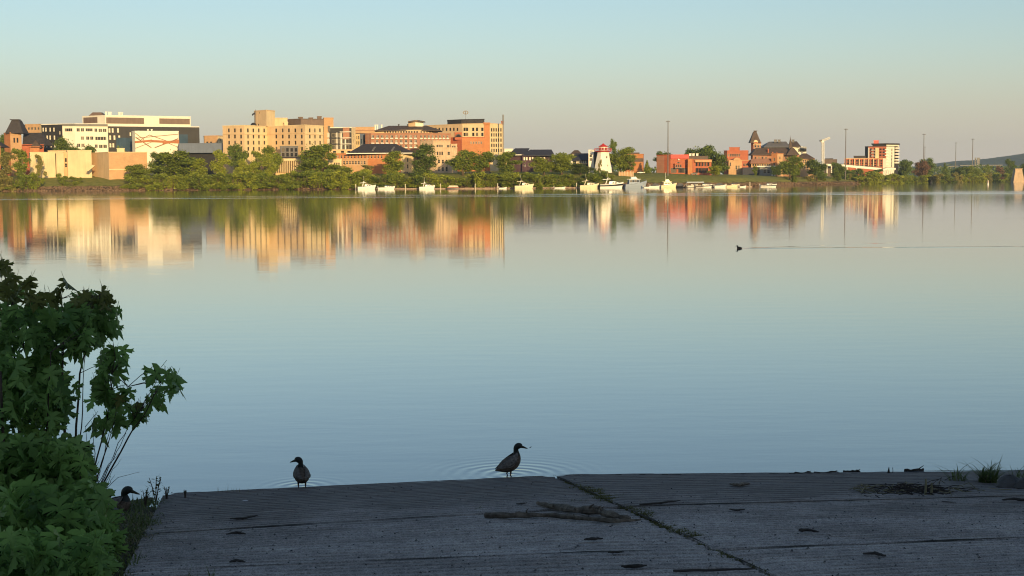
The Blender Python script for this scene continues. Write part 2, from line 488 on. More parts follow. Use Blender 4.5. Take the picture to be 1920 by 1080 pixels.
def ramp():
    m = bpy.data.materials.new('grooved_concrete'); t = NT(m); p = t.pos()
    sp = t.new("ShaderNodeSeparateXYZ"); t.l.new(p, sp.inputs[0])
    n1 = t.noise(p, 0.9, 6, 0.65); n2 = t.noise(p, 14.0, 5, 0.7); n3 = t.noise(t.vmath('MULTIPLY', p, (0.8, 2.2, 1.0)), 1.0, 5, 0.65)
    n6 = t.noise(p, 70.0, 3, 0.6)
    base = t.ramp(n1, [(0.28, (0.26, 0.236, 0.226)), (0.72, (0.46, 0.42, 0.40))])
    base = t.mix(0.7, base, t.ramp(n3, [(0.3, (0.62, 0.60, 0.58)), (0.65, (1.10, 1.10, 1.10))]), 'MULTIPLY')
    base = t.mix(0.8, base, t.ramp(n2, [(0.3, (0.6, 0.6, 0.62)), (0.7, (1.25, 1.25, 1.22))]), 'MULTIPLY')
    base = t.mix(0.8, base, t.ramp(n6, [(0.3, (0.42, 0.42, 0.42)), (0.7, (1.5, 1.5, 1.5))]), 'MULTIPLY')
    # silt and algae left by high water, with an uneven upper edge
    lvl = t.math('ADD', sp.outputs[2], t.math('MULTIPLY', t.math('SUBTRACT', n1, 0.5), 0.55))
    wet = t.math('SUBTRACT', 1.0, t.math('MULTIPLY', t.math('SUBTRACT', lvl, 0.26), 3.5), clamp=True)
    silt = t.mix(t.noise(p, 3.0, 4), (0.075, 0.067, 0.067), (0.14, 0.12, 0.105))
    base = t.mix(t.math('MULTIPLY', wet, 0.8), base, silt)
    rg = t.math('SUBTRACT', 0.9, t.math('MULTIPLY', wet, 0.25))
    hb = t.math('ADD', t.math('MULTIPLY', n2, 0.010), t.math('MULTIPLY', n6, 0.006))
    t.done(t.principled(base, rg, t.bump(hb, 1.0, 1.0), spec=0.25))
    def cj(y): return ramp_pt(1052 + (1450-1052)*(y-897)/(1078-897), y)
    def lj(y): return ramp_pt(300 - 75*(y-932)/148, y)
    def ext(p, q, k):  # from q past p by k metres
        d = (p-q); d.z = 0; d.normalize(); return p + d*k
    left = [lj(932), lj(1001), lj(1071), lj(1220)]
    mid = [cj(897), cj(949), cj(1030), cj(1250)]
    right = [ramp_pt(3300, 884), ramp_pt(3300, 893), ramp_pt(3300, 955), ramp_pt(3300, 1150)]
    for L in (left, mid, right): L[0] = ext(L[0], L[1], 1.3)
    left[3] = ext(left[3], left[2], 3); mid[3] = ext(mid[3], mid[2], 3); right[3] = ext(right[3], right[2], 3)
    root = empty('boat_ramp', (0, 14, 0), 0, 'grooved grey concrete boat ramp running down into the water', 'boat ramp')
    for ci, (A, B) in enumerate(((left, mid), (mid, right))):
        for ri in range(3):
            a, b, c, d = A[ri+1], B[ri+1], B[ri], A[ri]      # near-left, near-right, far-right, far-left
            L = ((a-d).length + (b-c).length)/2; W = ((a-b).length + (c-d).length)/2
            nv = max(4, int(L/0.021)); nu = max(4, int(W/0.16))
            gap = 0.018
            V = []; Fc = []
            ph = random.uniform(0, 1)
            tilt = random.uniform(-0.006, 0.006)
            for j in range(nv+1):
                gv = 0.045
                v = gv/L + (1-2*gv/L)*j/nv
                for i in range(nu+1):
                    u = gap/W + (1-2*gap/W)*i/nu
                    x = (a.x*(1-u)+b.x*u)*(1-v) + (d.x*(1-u)+c.x*u)*v
                    y = (a.y*(1-u)+b.y*u)*(1-v) + (d.y*(1-u)+c.y*u)*v
                    s = v*L + 0.012*math.sin(x*1.7) + ph
                    wear = 0.8 + 0.2*math.sin(x*0.8+y*1.3+ci*2)*math.sin(y*0.9-x*0.5)
                    fr = (s/0.16) % 1.0
                    g = -0.055*math.exp(-((fr-.5)/.13)**2)*wear
                    e = min(u*W, (1-u)*W, v*L, (1-v)*L)
                    z = zr(x, y) + g + tilt*(u-.5)*2 + random.uniform(-.0025, .0025) - 0.03*max(0, 1-e/0.05)*random.uniform(.2, 1)
                    V.append((x, y-14, z))
            for j in range(nv):
                for i in range(nu):
                    k = j*(nu+1)+i; Fc.append((k, k+1, k+nu+2, k+nu+1))
            # sides
            rim = [i for i in range(nu+1)] + [(j)*(nu+1)+nu for j in range(1, nu*0+nv+1)] + [nv*(nu+1)+i for i in range(nu-1, -1, -1)] + [j*(nu+1) for j in range(nv-1, 0, -1)]
            n0 = len(V)
            for k in rim: V.append((V[k][0], V[k][1], V[k][2]-0.30))
            for q in range(len(rim)):
                q2 = (q+1) % len(rim); Fc.append((rim[q], n0+q, n0+q2, rim[q2]))
            link('slab', mesh_np('slab', V, Fc, m, False), root)
    gap_dark = mat('gap_shade_dark', (0.030, 0.027, 0.024), .95, .4, 6, .01, 30, spec=.1)  # near-black strips laid over the slab gaps, standing in for the shade inside
    def gap_strip(p, q, w):
        n = max(6, int((q-p).length/.08)); d = (q-p).normalized(); s = Vector((-d.y, d.x, 0)); V = []
        for i in range(n+1):
            r = p.lerp(q, i/n)
            for k in (-1, 1):
                o = r + s*k*w*max(.08, .45+.5*math.sin(i*.37+p.x*3)+.3*math.sin(i*.11+p.y))*random.uniform(.6, 1.1); V.append((o.x, o.y-14, zr(o.x, o.y)+.003))
        link('gap_shade_strip', mesh_np('gap_shade_strip', V, [(2*i, 2*i+2, 2*i+3, 2*i+1) for i in range(n)], gap_dark), root)
    for i in (1, 2):
        gap_strip(left[i], mid[i], .03); gap_strip(mid[i], right[i], .04)
    for i in range(3): gap_strip(mid[i], mid[i+1], .022)
    return left, mid, right
RAMP_L, RAMP_M, RAMP_R = ramp()

# ================================================================== CITY ACROSS THE RIVER
_wincache = {}
def window_mesh(glass, frame, kind):
    k = (glass, frame, kind)
    if k not in _wincache:
        b = MB(); f = 0.07
        b.quad((-.5, 0, 0), (.5, 0, 0), (.5, 0, 1), (-.5, 0, 1), 0)
        d = -0.06
        def bar(x0, x1, z0, z1): b.box(x0, x1, d, -0.004, z0, z1, 1)
        bar(-.5, -.5+f, 0, 1); bar(.5-f, .5, 0, 1); bar(-.5+f, .5-f, 0, f*.8); bar(-.5+f, .5-f, 1-f*.8, 1)
        if kind == 'sash': bar(-.5+f, .5-f, .48, .53)
        if kind == 'wide':
            for x in (-.25, 0, .25): bar(x-.02, x+.02, f*.8, 1-f*.8)
        if kind == 'pair': bar(-.05, .05, f*.8, 1-f*.8)
        _wincache[k] = b.mesh('window', [M[glass], M[frame]])
    return _wincache[k]

class Building:
    def __init__(s, name, label, px, Y, cat='building', group=None, z=None):
        p = at(px, 330, Y)
        s.o = Vector((p.x, Y, terr(p.x, Y)-0.8 if z is None else z))
        s.root = empty(name, s.o, 0, label, cat, group)
    def L(s, p):
        return Vector(p) - s.o
    def xy(s, px, Y):
        p = at(px, 340, Y); return Vector((p.x, p.y, 0))
    def zat(s, px, py, Y):
        return at(px, py, Y).z
    def vol(s, part, cs, top, mats, base=None, depth=18, wins=(), roof='gravelroof', ref=0, skew=None, cap=None, parent=None):
        """a storeyed block: cs = front corners (photo x, distance), top/base = photo y at corner ref (base None = ground)"""
        P = [s.xy(*c) for c in cs]
        zt = s.zat(cs[ref][0], top, cs[ref][1])
        zb = s.o.z if base is None else s.zat(cs[ref][0], base, cs[ref][1])
        if not isinstance(mats, (list, tuple)): mats = [mats]
        used = list(dict.fromkeys(list(mats)))
        b = MB(); openings = []
        for i in range(len(P)-1):
            A, B_ = P[i], P[i+1]
            mi = used.index(mats[min(i, len(mats)-1)])
            d = (B_-A); Ln = d.length; d.normalize(); nrm = Vector((d.y, -d.x, 0))
            ops = []
            for w in wins:
                fi, cols, rows, ww, hh = w[:5]
                gl, fr, kd = (list(w[5:]) + ['glass', 'frame', 'sash'][len(w)-5:])[:3]
                if fi != i: continue
                for cx in cols:
                    r = ray(cx, 340)
                    # where the photo column meets this wall
                    den = r.x*d.y - r.y*d.x
                    u = (A.y*r.x - A.x*r.y)/(-den) if abs(den) > 1e-9 else 0
                    q = A + d*u
                    for cy in rows:
                        zc = s.zat(cx, cy, q.y)
                        if u-ww/2 < .15 or u+ww/2 > Ln-.15 or zc+hh/2 > zt-.15: continue
                        ops.append((u-ww/2, u+ww/2, zc-hh/2, zc+hh/2))
                        openings.append((q, d, nrm, ww, zc-hh/2, hh, gl, fr, kd))
            us = sorted({0, Ln} | {round(o[0], 3) for o in ops} | {round(o[1], 3) for o in ops})
            zs = sorted({zb, zt} | {round(o[2], 3) for o in ops if zb < o[2] < zt} | {round(o[3], 3) for o in ops if zb < o[3] < zt})
            for a in range(len(us)-1):
                for c in range(len(zs)-1):
                    uc, zc = (us[a]+us[a+1])/2, (zs[c]+zs[c+1])/2
                    if any(o[0] < uc < o[1] and o[2] < zc < o[3] for o in ops): continue
                    g = [A + d*us[a], A + d*us[a+1]]
                    b.quad(s.L((g[0].x, g[0].y, zs[c])), s.L((g[1].x, g[1].y, zs[c])), s.L((g[1].x, g[1].y, zs[c+1])), s.L((g[0].x, g[0].y, zs[c+1])), mi)
            for o in ops:
                a0 = A + d*o[0]; a1 = A + d*o[1]; i0 = a0 - nrm*.3; i1 = a1 - nrm*.3
                def z3(p, z): return s.L((p.x, p.y, z))
                b.quad(z3(a0, o[2]), z3(i0, o[2]), z3(i0, o[3]), z3(a0, o[3]), mi)
                b.quad(z3(i1, o[2]), z3(a1, o[2]), z3(a1, o[3]), z3(i1, o[3]), mi)
                b.quad(z3(a0, o[3]), z3(i0, o[3]), z3(i1, o[3]), z3(a1, o[3]), mi)
                b.quad(z3(a0, o[2]), z3(a1, o[2]), z3(i1, o[2]), z3(i0, o[2]), mi)
        # back and sides
        if skew is None:
            q_ = P[-1] if P[-1].x < 0 else P[0]
            skew = q_.x/q_.y*1.05 + (-.03 if q_.x < 0 else .03)
        dv = Vector((skew, 1, 0)).normalized()*depth
        bk = [P[-1]+dv, P[0]+dv]
        ring = P + bk
        for i in range(len(P)-1, len(ring)):
            a, c = ring[i], ring[(i+1) % len(ring)]
            mi = used.index(mats[-1] if i == len(P)-1 else mats[0])
            b.quad(s.L((a.x, a.y, zb)), s.L((c.x, c.y, zb)), s.L((c.x, c.y, zt)), s.L((a.x, a.y, zt)), mi)
        if base is not None:
            b.poly([s.L((p.x, p.y, zb)) for p in reversed(ring)], 0)
        w_o = b.build(part, [M[k] for k in used], parent or s.root)
        rb = MB()
        rb.poly([s.L((p.x, p.y, zt)) for p in ring], 0)
        cap_m = cap or mats[0]
        # parapet coping, a little proud of the wall
        cen = sum(ring, Vector((0, 0, 0)))/len(ring)
        for i in range(len(ring)):
            a, c = ring[i], ring[(i+1) % len(ring)]
            e = (c-a)
            if e.length < .3: continue
            e.normalize(); nn = Vector((e.y, -e.x, 0))
            if nn.dot((a+c)/2-cen) < 0: nn = -nn
            o1, i1 = nn*.18, -nn*.35
            q = [a+o1, c+o1, c+i1, a+i1]
            if (q[1]-q[0]).cross(q[3]-q[0]).z < 0: q = [q[1], q[0], q[3], q[2]]
            rb.hexa([s.L((p.x, p.y, zt-.06)) for p in q], [s.L((p.x, p.y, zt+.42)) for p in q], 1)
        rb.build('flat_roof', [M[roof], M[cap_m]], w_o)
        for (q, d, nrm, ww, z0, hh, gl, fr, kd) in openings:
            me = window_mesh(gl, fr, kd)
            pos = q - nrm*.24; pos.z = z0
            link('window', me, w_o, s.L(pos), (0, 0, math.atan2(d.y, d.x)), (ww, 1, hh))
        return w_o
    def band(s, part, c0, c1, y0, y1, m, proud=.12, thick=.25, parent=None):
        """a flat strip laid on a wall between two photo points of given distance: cornice, fascia, stripe"""
        A = s.xy(*c0); B_ = s.xy(*c1); d = (B_-A).normalized(); n = Vector((d.y, -d.x, 0))
        za, zb = s.zat(c0[0], y0, c0[1]), s.zat(c0[0], y1, c0[1])
        b = MB()
        f = [A+n*proud, B_+n*proud, B_-n*thick, A-n*thick]
        b.hexa([s.L((p.x, p.y, zb)) for p in f], [s.L((p.x, p.y, za)) for p in f])
        return b.build(part, M[m], parent or s.root)
    def hip(s, part, x0, x1, Y, eave, ridge, rx0, rx1, m, depth=22, over=.6, dy=0.0, parent=None):
        """hipped or gabled roof; rx0, rx1 = ends of the ridge (photo x)"""
        a = at(x0, eave, Y); b_ = at(x1, eave, Y+dy)
        ze = a.z
        a.z = b_.z = ze
        a2 = a + Vector((0, depth, 0)); b2 = b_ + Vector((0, depth, 0))
        r0 = at(rx0, ridge, Y+depth/2); r1 = at(rx1, ridge, Y+depth/2+dy); r1.z = r0.z
        b = MB()
        L = s.L
        b.quad(L(a), L(b_), L(r1), L(r0)); b.quad(L(b2), L(a2), L(r0), L(r1))
        b.tri(L(a2), L(a), L(r0)); b.tri(L(b_), L(b2), L(r1))
        b.quad(L(a2), L(b2), L(b_), L(a))
        # fascia
        for p, q in ((a, b_), (b_, b2), (b2, a2), (a2, a)):
            dz = Vector((0, 0, .45))
            b.quad(L(p-dz), L(q-dz), L(q), L(p))
        return b.build(part, M[m], parent or s.root)
    def frustum(s, part, xl, xr, Y, y0, y1, k, m, depth=None, parent=None, ky=None):
        """tapering four-sided roof: bottom width xl..xr at photo y0, top at y1 with width factor k"""
        a = at(xl, y0, Y); c = at(xr, y0, Y); w = c.x-a.x; dp = depth or w
        zt = at((xl+xr)/2, y1, Y).z; mx = (a.x+c.x)/2; my = Y+dp/2; ky = k if ky is None else ky
        b = MB(); z0 = (a.z+c.z)/2
        bot = [(mx-w/2, Y, z0), (mx+w/2, Y, z0), (mx+w/2, Y+dp, z0), (mx-w/2, Y+dp, z0)]
        top = [(mx-w/2*k, my-dp/2*ky, zt), (mx+w/2*k, my-dp/2*ky, zt), (mx+w/2*k, my+dp/2*ky, zt), (mx-w/2*k, my+dp/2*ky, zt)]
        b.hexa([s.L(p) for p in bot], [s.L(p) for p in top])
        return b.build(part, M[m], parent or s.root)
    def pole(s, part, px, y0, y1, Y, r, m, parent=None):
        b = MB(); b.tube([s.L(at(px, y0, Y)), s.L(at(px, y1, Y))], r, 6)
        return b.build(part, M[m], parent or s.root)

def rng(a, b, n):
    return [a + (b-a)*i/(n-1) for i in range(n)]

# --- brick villa with the mansard turret, far left
B = Building('turreted_house', 'orange brick villa with dark mansard turret, leftmost on the far bank', 30, 850)
w = B.vol('turret_wall', [(11, 852), (22, 846), (43, 851)], 250, ['orangebrick', 'tanbrick'], depth=9, wins=[(1, [29.5, 35.5], [263], 1.1, 3.0, 'glass', 'darkframe')], roof='slate')
B.frustum('turret_roof', 9, 43, 846, 250, 225, 0.42, 'slate', depth=11)
B.frustum('turret_cap', 18, 34, 848.5, 225, 223.5, 0.96, 'slate', depth=5)
B.vol('wing_wall', [(43, 853), (84, 853)], 272, 'brick', depth=16)
B.hip('wing_roof', 42, 85, 853, 272, 249, 44, 78, 'slate', depth=16)
B.vol('gable_wall', [(58, 849), (76, 849)], 276, 'orangebrick', depth=8)
B.hip('gable_roof', 57, 77, 849, 276, 263, 66, 67, 'brownslate', depth=8)
B = Building('brick_house', 'sliver of orange brick house at the left picture edge among trees', -8, 815)
B.vol('wall', [(-30, 815), (3, 815)], 275, 'orangebrick', depth=12)
B.hip('roof', -31, 4, 815, 275, 262, -20, -6, 'slate', depth=12)

# --- tan block behind the villa
B = Building('tan_office_block', 'small tan office block behind the turreted villa', 64, 930)
B.vol('wall', [(51, 935), (78, 930), (82, 933)], 234, ['tanbrick', 'cream'], depth=20, wins=[(0, [57, 63, 69, 75], [241, 251], 1.6, 1.6)])

# --- charcoal and white office
B = Building('office_block', 'three-storey office block, half charcoal half white, right of the villa', 145, 885)
wn_ = [(0, [84, 89, 97, 104], [243], 1.3, 2.6, 'white', 'frame'), (0, [91, 96.5, 104.5], [258], 1.4, 2.8, 'white', 'frame'), (0, [84.5, 89.5, 98, 105], [272.5], 1.3, 2.6, 'white', 'frame'), (0, [115], [249], .9, 2.2, 'white', 'frame')]
wn_ += [(1, [131.5], [243.5], 5.2, 2.0, 'glass', 'frame', 'wide')]
wn_ += [(2, [149.5, 157.5], [243.5, 272.5], 2.0, 2.2, 'glass', 'frame', 'pair'), (2, [170], [243.5], 4.6, 2.0, 'glass', 'frame', 'wide'), (2, [182.5], [244, 274], 1.7, 2.2, 'glass', 'frame', 'pair'), (2, [191, 199], [244.5, 274.5], 2.3, 2.2, 'glass', 'frame', 'pair'),
        (2, [157, 167, 174.5], [259], 2.0, 2.2, 'glass', 'frame', 'pair'), (2, [191], [259.5], 7.2, 2.2, 'glass', 'frame', 'wide')]
B.vol('wall', [(81, 893), (120, 886), (143, 885), (205, 892)], 233, ['charcoal', 'white', 'white'], depth=24, wins=wn_, ref=1, cap='trim')
B.band('cornice', (120, 885.5), (143, 884.5), 232.2, 236, 'greycl', .3)
B.band('cornice', (143, 884.5), (205, 891.5), 232.2, 236.2, 'greycl', .3)

# --- large dark building with the white-framed top floor
B = Building('dark_office_building', 'large charcoal office building with brown window band under a white roof frame', 290, 915)
wn_ = [(0, [208, 214, 224], [244.5], 1.2, 3.0, 'white', 'frame'), (0, [209, 217, 226], [258], 1.2, 3.0, 'white', 'frame'), (0, [209, 214.5], [272.5], 1.2, 2.8, 'white', 'frame'), (0, [247], [251.5], 1.0, 2.4, 'white', 'frame')]
low = B.vol('lower_storeys', [(205, 905), (376, 931)], 236.5, ['charcoal'], depth=30, wins=wn_, cap='trim')
B.band('glazed_corner', (220, 907), (262, 913.5), 258, 284, 'blueglass', .15, parent=low)
B.band('glazed_corner', (338, 925), (354, 927.5), 252, 272, 'blueglass', .15, parent=low)
top_ = B.vol('top_storey', [(158, 918), (201, 906), (360, 932)], 217, ['white', 'white'], base=238, depth=28, cap='trim', ref=1)
B.band('window_band', (160, 917.5), (199.5, 906.6), 220.5, 231.5, 'brownband', .1, parent=top_)
B.band('window_band', (202.5, 906.1), (273, 917.6), 220, 231.5, 'brownband', .1, parent=top_)
B.band('window_band', (293, 921), (358.5, 931.6), 221.8, 232.2, 'brownband', .1, parent=top_)
rf = B.frustum('roof_hatch', 166, 194, 925, 217, 210.3, 0.55, 'brownband', depth=8)
for x0, x1, y in ((201, 204.5, 210.5), (206.5, 212.5, 210.8), (225.5, 229.5, 211.3), (231, 234, 212)):
    B.vol('rooftop_unit', [(x0, 925), (x1, 925.6)], y, 'trim', base=217.5, depth=3)

# --- white gallery wall with a line mural
B = Building('mural_building', 'white block painted with crossing brown lines and an orange band', 293, 862)
B.vol('wall', [(250, 862), (255.5, 858), (337, 866)], 246.5, ['white', 'white'], depth=20, cap='trim', ref=1)
def stripe(x0, y0, x1, y1, wd, m):
    def on(x, y): return at(x, y, 858 + (x-255.5)/81.5*8 - .08)
    a, c = on(x0, y0), on(x1, y1)
    dz = Vector((0, 0, wd/2)); n = Vector((0, -.07, 0)); bk = Vector((0, .12, 0)); b = MB()
    b.hexa([B.L(a-dz+n), B.L(c-dz+n), B.L(c-dz+bk), B.L(a-dz+bk)], [B.L(a+dz+n), B.L(c+dz+n), B.L(c+dz+bk), B.L(a+dz+bk)])
    b.build('painted_line', M[m], B.root)
M['mural_o'] = mat('orange_mural_paint', (0.42, 0.16, 0.07), .8, .15, .3)
M['mural_b'] = mat('brown_mural_paint', (0.24, 0.12, 0.07), .8, .15, .3)
stripe(252.5, 266.5, 285, 263.5, 1.3, 'mural_o'); stripe(285, 264.5, 336, 267, 1.4, 'mural_o'); stripe(305, 268, 336, 264, 1.6, 'mural_o')
stripe(253, 249, 270, 262, .35, 'mural_b'); stripe(254, 257, 284, 277, .6, 'mural_b'); stripe(290, 277, 334, 260, .6, 'mural_b')
stripe(263, 263, 280, 253, .35, 'mural_b'); stripe(280, 253, 312, 264, .35, 'mural_b'); stripe(255, 259, 334, 251.5, .3, 'mural_b'); stripe(254, 278, 285, 266, .3, 'mural_b'); stripe(305, 264, 334, 276, .3, 'mural_b')
for x in (280, 287): B.vol('roof_vent', [(x-1.2, 866), (x+1.2, 866)], 243.3, 'trim', base=246.7, depth=1)

# --- low windowless gallery on the bank
B = Building('beige_gallery', 'long low windowless beige gallery of three wall panels on the left bank', 118, 812)
B.vol('panel', [(58, 815), (105, 814)], 286.5, 'cream', depth=20)
B.vol('panel', [(106.5, 813), (121, 812.5)], 288, 'cream', depth=20)
B.vol('recess', [(121, 818), (128, 818)], 286, 'tan', depth=14, wins=[(0, [124.5], [300, 310], 1.2, 2.4)])
B.vol('panel', [(128, 811), (173, 810)], 283, 'cream', depth=22)
B.vol('roof_room', [(92, 826), (126, 826)], 283.5, 'tan', base=288, depth=8)
B = Building('tan_gallery_block', 'square tan block at the right end of the low beige gallery', 226, 800)
B.vol('wall', [(173, 820), (205, 800), (277, 806)], 286, ['tan', 'tanbrick'], depth=20, ref=1)
B.band('string_course', (205, 799.8), (277, 805.8), 317, 318.6, 'cream', .15)
B.vol('roof_lantern', [(221, 812), (235, 812)], 279, 'cream', base=286, depth=6)
# slanted slab sculpture on the lawn
B = Building('slanted_slab', 'pale slanted slab leaning on the lawn before the beige gallery', 169, 802, cat='sculpture')
for k in (0, 1):
    b = MB(); o = Vector((k*1.6, 0, 0))
    p = [at(160+k*4, 319.5, 798), at(166+k*4, 320.5, 798), at(178, 310.5, 798), at(172, 309, 798)]
    if k: p = [at(161, 317, 799.5), at(163, 318, 799.5), at(173, 309, 799.5), at(171, 308.4, 799.5)]
    b.hexa([B.L(q) for q in p], [B.L(q + Vector((0, 1.0, 0.05))) for q in p]); b.build('slab', M['cream'], B.root)

# --- long blue-grey metal roofed hall
B = Building('metal_hall', 'long low hall with a plain blue-grey metal fascia, left of the cream hotel', 380, 850)
B.vol('fascia', [(337, 852), (421, 846)], 270, 'blueroof', base=287, depth=26, roof='blueroof')
B.vol('wall', [(340, 856), (421, 850)], 287.5, 'charcoal', depth=18)
B = Building('tan_annex', 'small tan block peeking over the blue-grey hall', 402, 900)
B.vol('wall', [(385, 900), (410, 896), (420, 902)], 255, ['tanbrick', 'cream'], depth=16, wins=[(0, [390, 397], [268], 1.6, 1.8), (1, [415], [262], 1.4, 1.6)], ref=1)

# --- cream hotel
B = Building('cream_hotel', 'big cream hotel with zigzag front and square rooftop tower', 510, 840)
rows = [244.5, 256, 267.5, 279, 290.5]
main_ = B.vol('wall', [(419.5, 838), (460, 829), (503, 849), (573.5, 829), (608, 846)], 235.5, ['tan', 'cream', 'tan', 'cream'], depth=26, ref=1, cap='cream',  # left faces tan, right faces cream: sun and shade put into wall colour
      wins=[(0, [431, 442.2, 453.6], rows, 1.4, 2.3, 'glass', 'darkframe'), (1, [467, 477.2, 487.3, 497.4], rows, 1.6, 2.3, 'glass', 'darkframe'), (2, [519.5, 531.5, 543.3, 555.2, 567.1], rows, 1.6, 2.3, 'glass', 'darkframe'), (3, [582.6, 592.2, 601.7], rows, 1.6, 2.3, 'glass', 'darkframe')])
for c0, c1 in (((419.5, 838), (460, 829)), ((460, 829), (503, 849)), ((503, 849), (573.5, 829)), ((573.5, 829), (608, 846))):
    B.band('cornice', c0, c1, 250.8, 252.2, 'tan', .3, parent=main_)
B.vol('tower', [(480, 855), (502, 846), (518, 856)], 207, ['tan', 'cream'], base=237, depth=12, ref=1, cap='tan', wins=[(0, [488.5], [211.5], .9, 1.0), (0, [486], [234], 1.5, 1.2)])  # darker left and brighter right face paint the sidelight on the tower
B.vol('penthouse', [(518, 856), (541, 857)], 222, 'tan', base=237, depth=12, wins=[(0, [521, 524], [225.5], 1.0, 2.2)])
B.vol('penthouse', [(535, 853), (542, 853)], 230, 'cream', base=236.5, depth=3)
B.vol('mechanical_screen', [(542, 858), (566, 852), (608.5, 858)], 223.5, ['darkbrown', 'brownband'], base=236, depth=12, ref=1, roof='slate')
B.vol('rear_tower', [(609, 868), (627, 870)], 221.5, 'tanbrick', depth=14)
for x, y in ((566, 220.3), (585, 221.5), (601, 219)): B.vol('rooftop_unit', [(x-4, 862), (x+4, 862)], y, 'brownband', base=224.5, depth=4)
b = MB()
c = at(475.5, 236, 852); r_ = 2.0
for i in range(5):
    for j in range(10):
        def sp(i, j): return B.L(c + Vector((math.cos(j*.6283)*math.cos(i*.314)*r_, math.sin(j*.6283)*math.cos(i*.314)*r_, math.sin(i*.314)*r_)))
        b.quad(sp(i, j), sp(i, j+1), sp(i+1, j+1), sp(i+1, j))
b.build('satellite_dome', M['charcoal'], B.root, True)
Fg = Building('flag', 'small dark flag flying beside the cream hotel tower', 477, 853, cat='flag', z=at(477, 232, 853).z)
Fg.pole('flagpole', 479, 232, 205, 853, .09, 'steel')
b = MB()
for i in range(6):
    a0, a1 = 478.7-i*1.05, 478.7-(i+1)*1.05; s0, s1 = i*.55+.25*math.sin(i*1.6), (i+1)*.55+.25*math.sin((i+1)*1.6)
    dy = lambda k: 853+.3*math.sin(k*1.4)
    b.quad(Fg.L(at(a1, 210.3+s1, dy(i+1))), Fg.L(at(a0, 210.3+s0, dy(i))), Fg.L(at(a0, 213.6+s0*1.1, dy(i))), Fg.L(at(a1, 213.6+s1*1.1, dy(i+1))))
b.build('cloth', M['navyroof'], Fg.root, True)

# --- colonnade and low cream rooms behind the hedge
B = Building('colonnade', 'low cream colonnade under the cream hotel, half hidden by bushes', 542, 812)
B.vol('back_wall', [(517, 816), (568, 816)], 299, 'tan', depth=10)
B.band('entablature', (516, 812), (569, 812), 297.3, 301.5, 'cream', .2, 3)
for i in range(15):
    x = 518.5 + i*3.5
    B.pole('column', x, 301.4, 322, 812, .3, 'cream')
B.vol('shaded_storey', [(527, 824), (560, 824)], 275, 'greyslate', depth=10, wins=[(0, [532, 540, 548, 556], [281, 290], 1.6, 2.2, 'glass', 'darkframe')])  # grey wall colour paints in the bluish shadow over this storey
B.hip('roof', 514, 571, 812, 297.5, 294, 518, 567, 'brownslate', depth=14)
B = Building('cream_low_block', 'low cream block with dark windows left of the slate hipped roof', 630, 815)
B.vol('wall', [(616, 816), (641, 815)], 299, 'cream', depth=9, wins=[(0, [628, 632, 636], [308.5], .8, 2.4)])

# --- balcony apartments
B = Building('balcony_apartments', 'white and grey balcony apartment block right of the cream hotel', 638, 870)
fl = [248, 259.2, 270.5, 281.5]
bw = B.vol('wall', [(608.5, 872), (621, 868), (660.5, 868), (668, 874)], 240, ['charcoal', 'charcoal', 'cream'], depth=18, ref=1, cap='trim',
      wins=[(1, [625.5, 630, 638, 642.5, 650, 654], [253.5, 264.8, 276], 1.5, 2.5, 'glass', 'frame', 'pair'), (0, [612, 616.5], [253.5, 264.8, 276], 1.4, 2.4, 'blueglass', 'frame'), (2, [664.5], [254, 265, 276], .9, 2.2)])
for y in fl:
    B.band('balcony_slab', (609, 871.5), (660, 867.8), y-.7, y+.7, 'trim', 1.3)
for x in (617, 632.5, 640.5, 648): 
    for y in fl[:3]: B.band('white_panel', (x-1.6, 869), (x+1.6, 868), y+.8, y+10, 'trim', .5, parent=bw)
B.vol('roof_storey', [(621, 868.5), (644, 868.5)], 240, 'white', base=247.2, depth=8)
B.band('roof_panel', (609, 871), (620.6, 868), 236.5, 247, 'greycl', .3)
B.vol('red_panel_bay', [(644.5, 867.6), (656.5, 867.6)], 240.5, 'pinkbrick', base=261, depth=6)
B.vol('ground_storey', [(618, 862), (662, 862)], 281.5, 'tan', depth=8, wins=[(0, [628, 643, 655], [286], 2.2, 2.4)])
B = Building('blue_glass_block', 'narrow blue glass office between balcony flats and long brick block', 682, 890)
B.vol('wall', [(668, 888), (676, 886), (697, 895)], 250.5, ['cream', 'blueroof'], depth=15, wins=[(0, [670, 673.5], [258, 268], 1.0, 2.2), (1, [679, 683.5, 688, 692.5], [255, 265], 1.5, 3.0, 'blueglass', 'darkframe')], ref=1, cap='brownband')
B = Building('distant_beige_block', 'plain beige block far behind the blue glass office', 680, 1050)
B.vol('wall', [(655, 1050), (706, 1050)], 239, 'tanbrick', depth=20)
B.band('storey_line', (655, 1049.8), (706, 1049.8), 243.5, 245, 'pinkbrick', .2)

# --- long brick block with hipped roof and cupola
B = Building('hipped_brick_block', 'long pink brick block with white window bays, dark hipped roof and cupola', 765, 880)
wl_ = B.vol('wall', [(686, 882), (697, 878), (785, 874), (846, 890)], 250, ['pinkbrick']*3, depth=30, ref=2,
      wins=[(1, rng(700, 780, 10), [256], 1.5, 1.7, 'glass', 'trim', 'pair'), (1, rng(692+7, 780, 10), [265, 273.5], 1.5, 1.7, 'glass', 'trim', 'pair'), (2, rng(791, 840, 8), [256, 264.5, 273], 1.4, 1.7, 'glass', 'trim', 'pair')])
for x in rng(700, 780, 10):
    for y in (256, 265, 273.5): B.band('window_surround', (x-2.9, 877.4-(x-700)/80*3.6), (x+2.9, 877.2-(x-700)/80*3.6), y+2.6, y+4.3, 'trim', .25, parent=wl_)
for x in rng(791, 840, 8):
    for y in (256, 264.5): B.band('window_surround', (x-2.4, 875.2+(x-791)/55*14.5), (x+2.4, 876+(x-791)/55*14.5), y+2.6, y+4.3, 'trim', .3, parent=wl_)
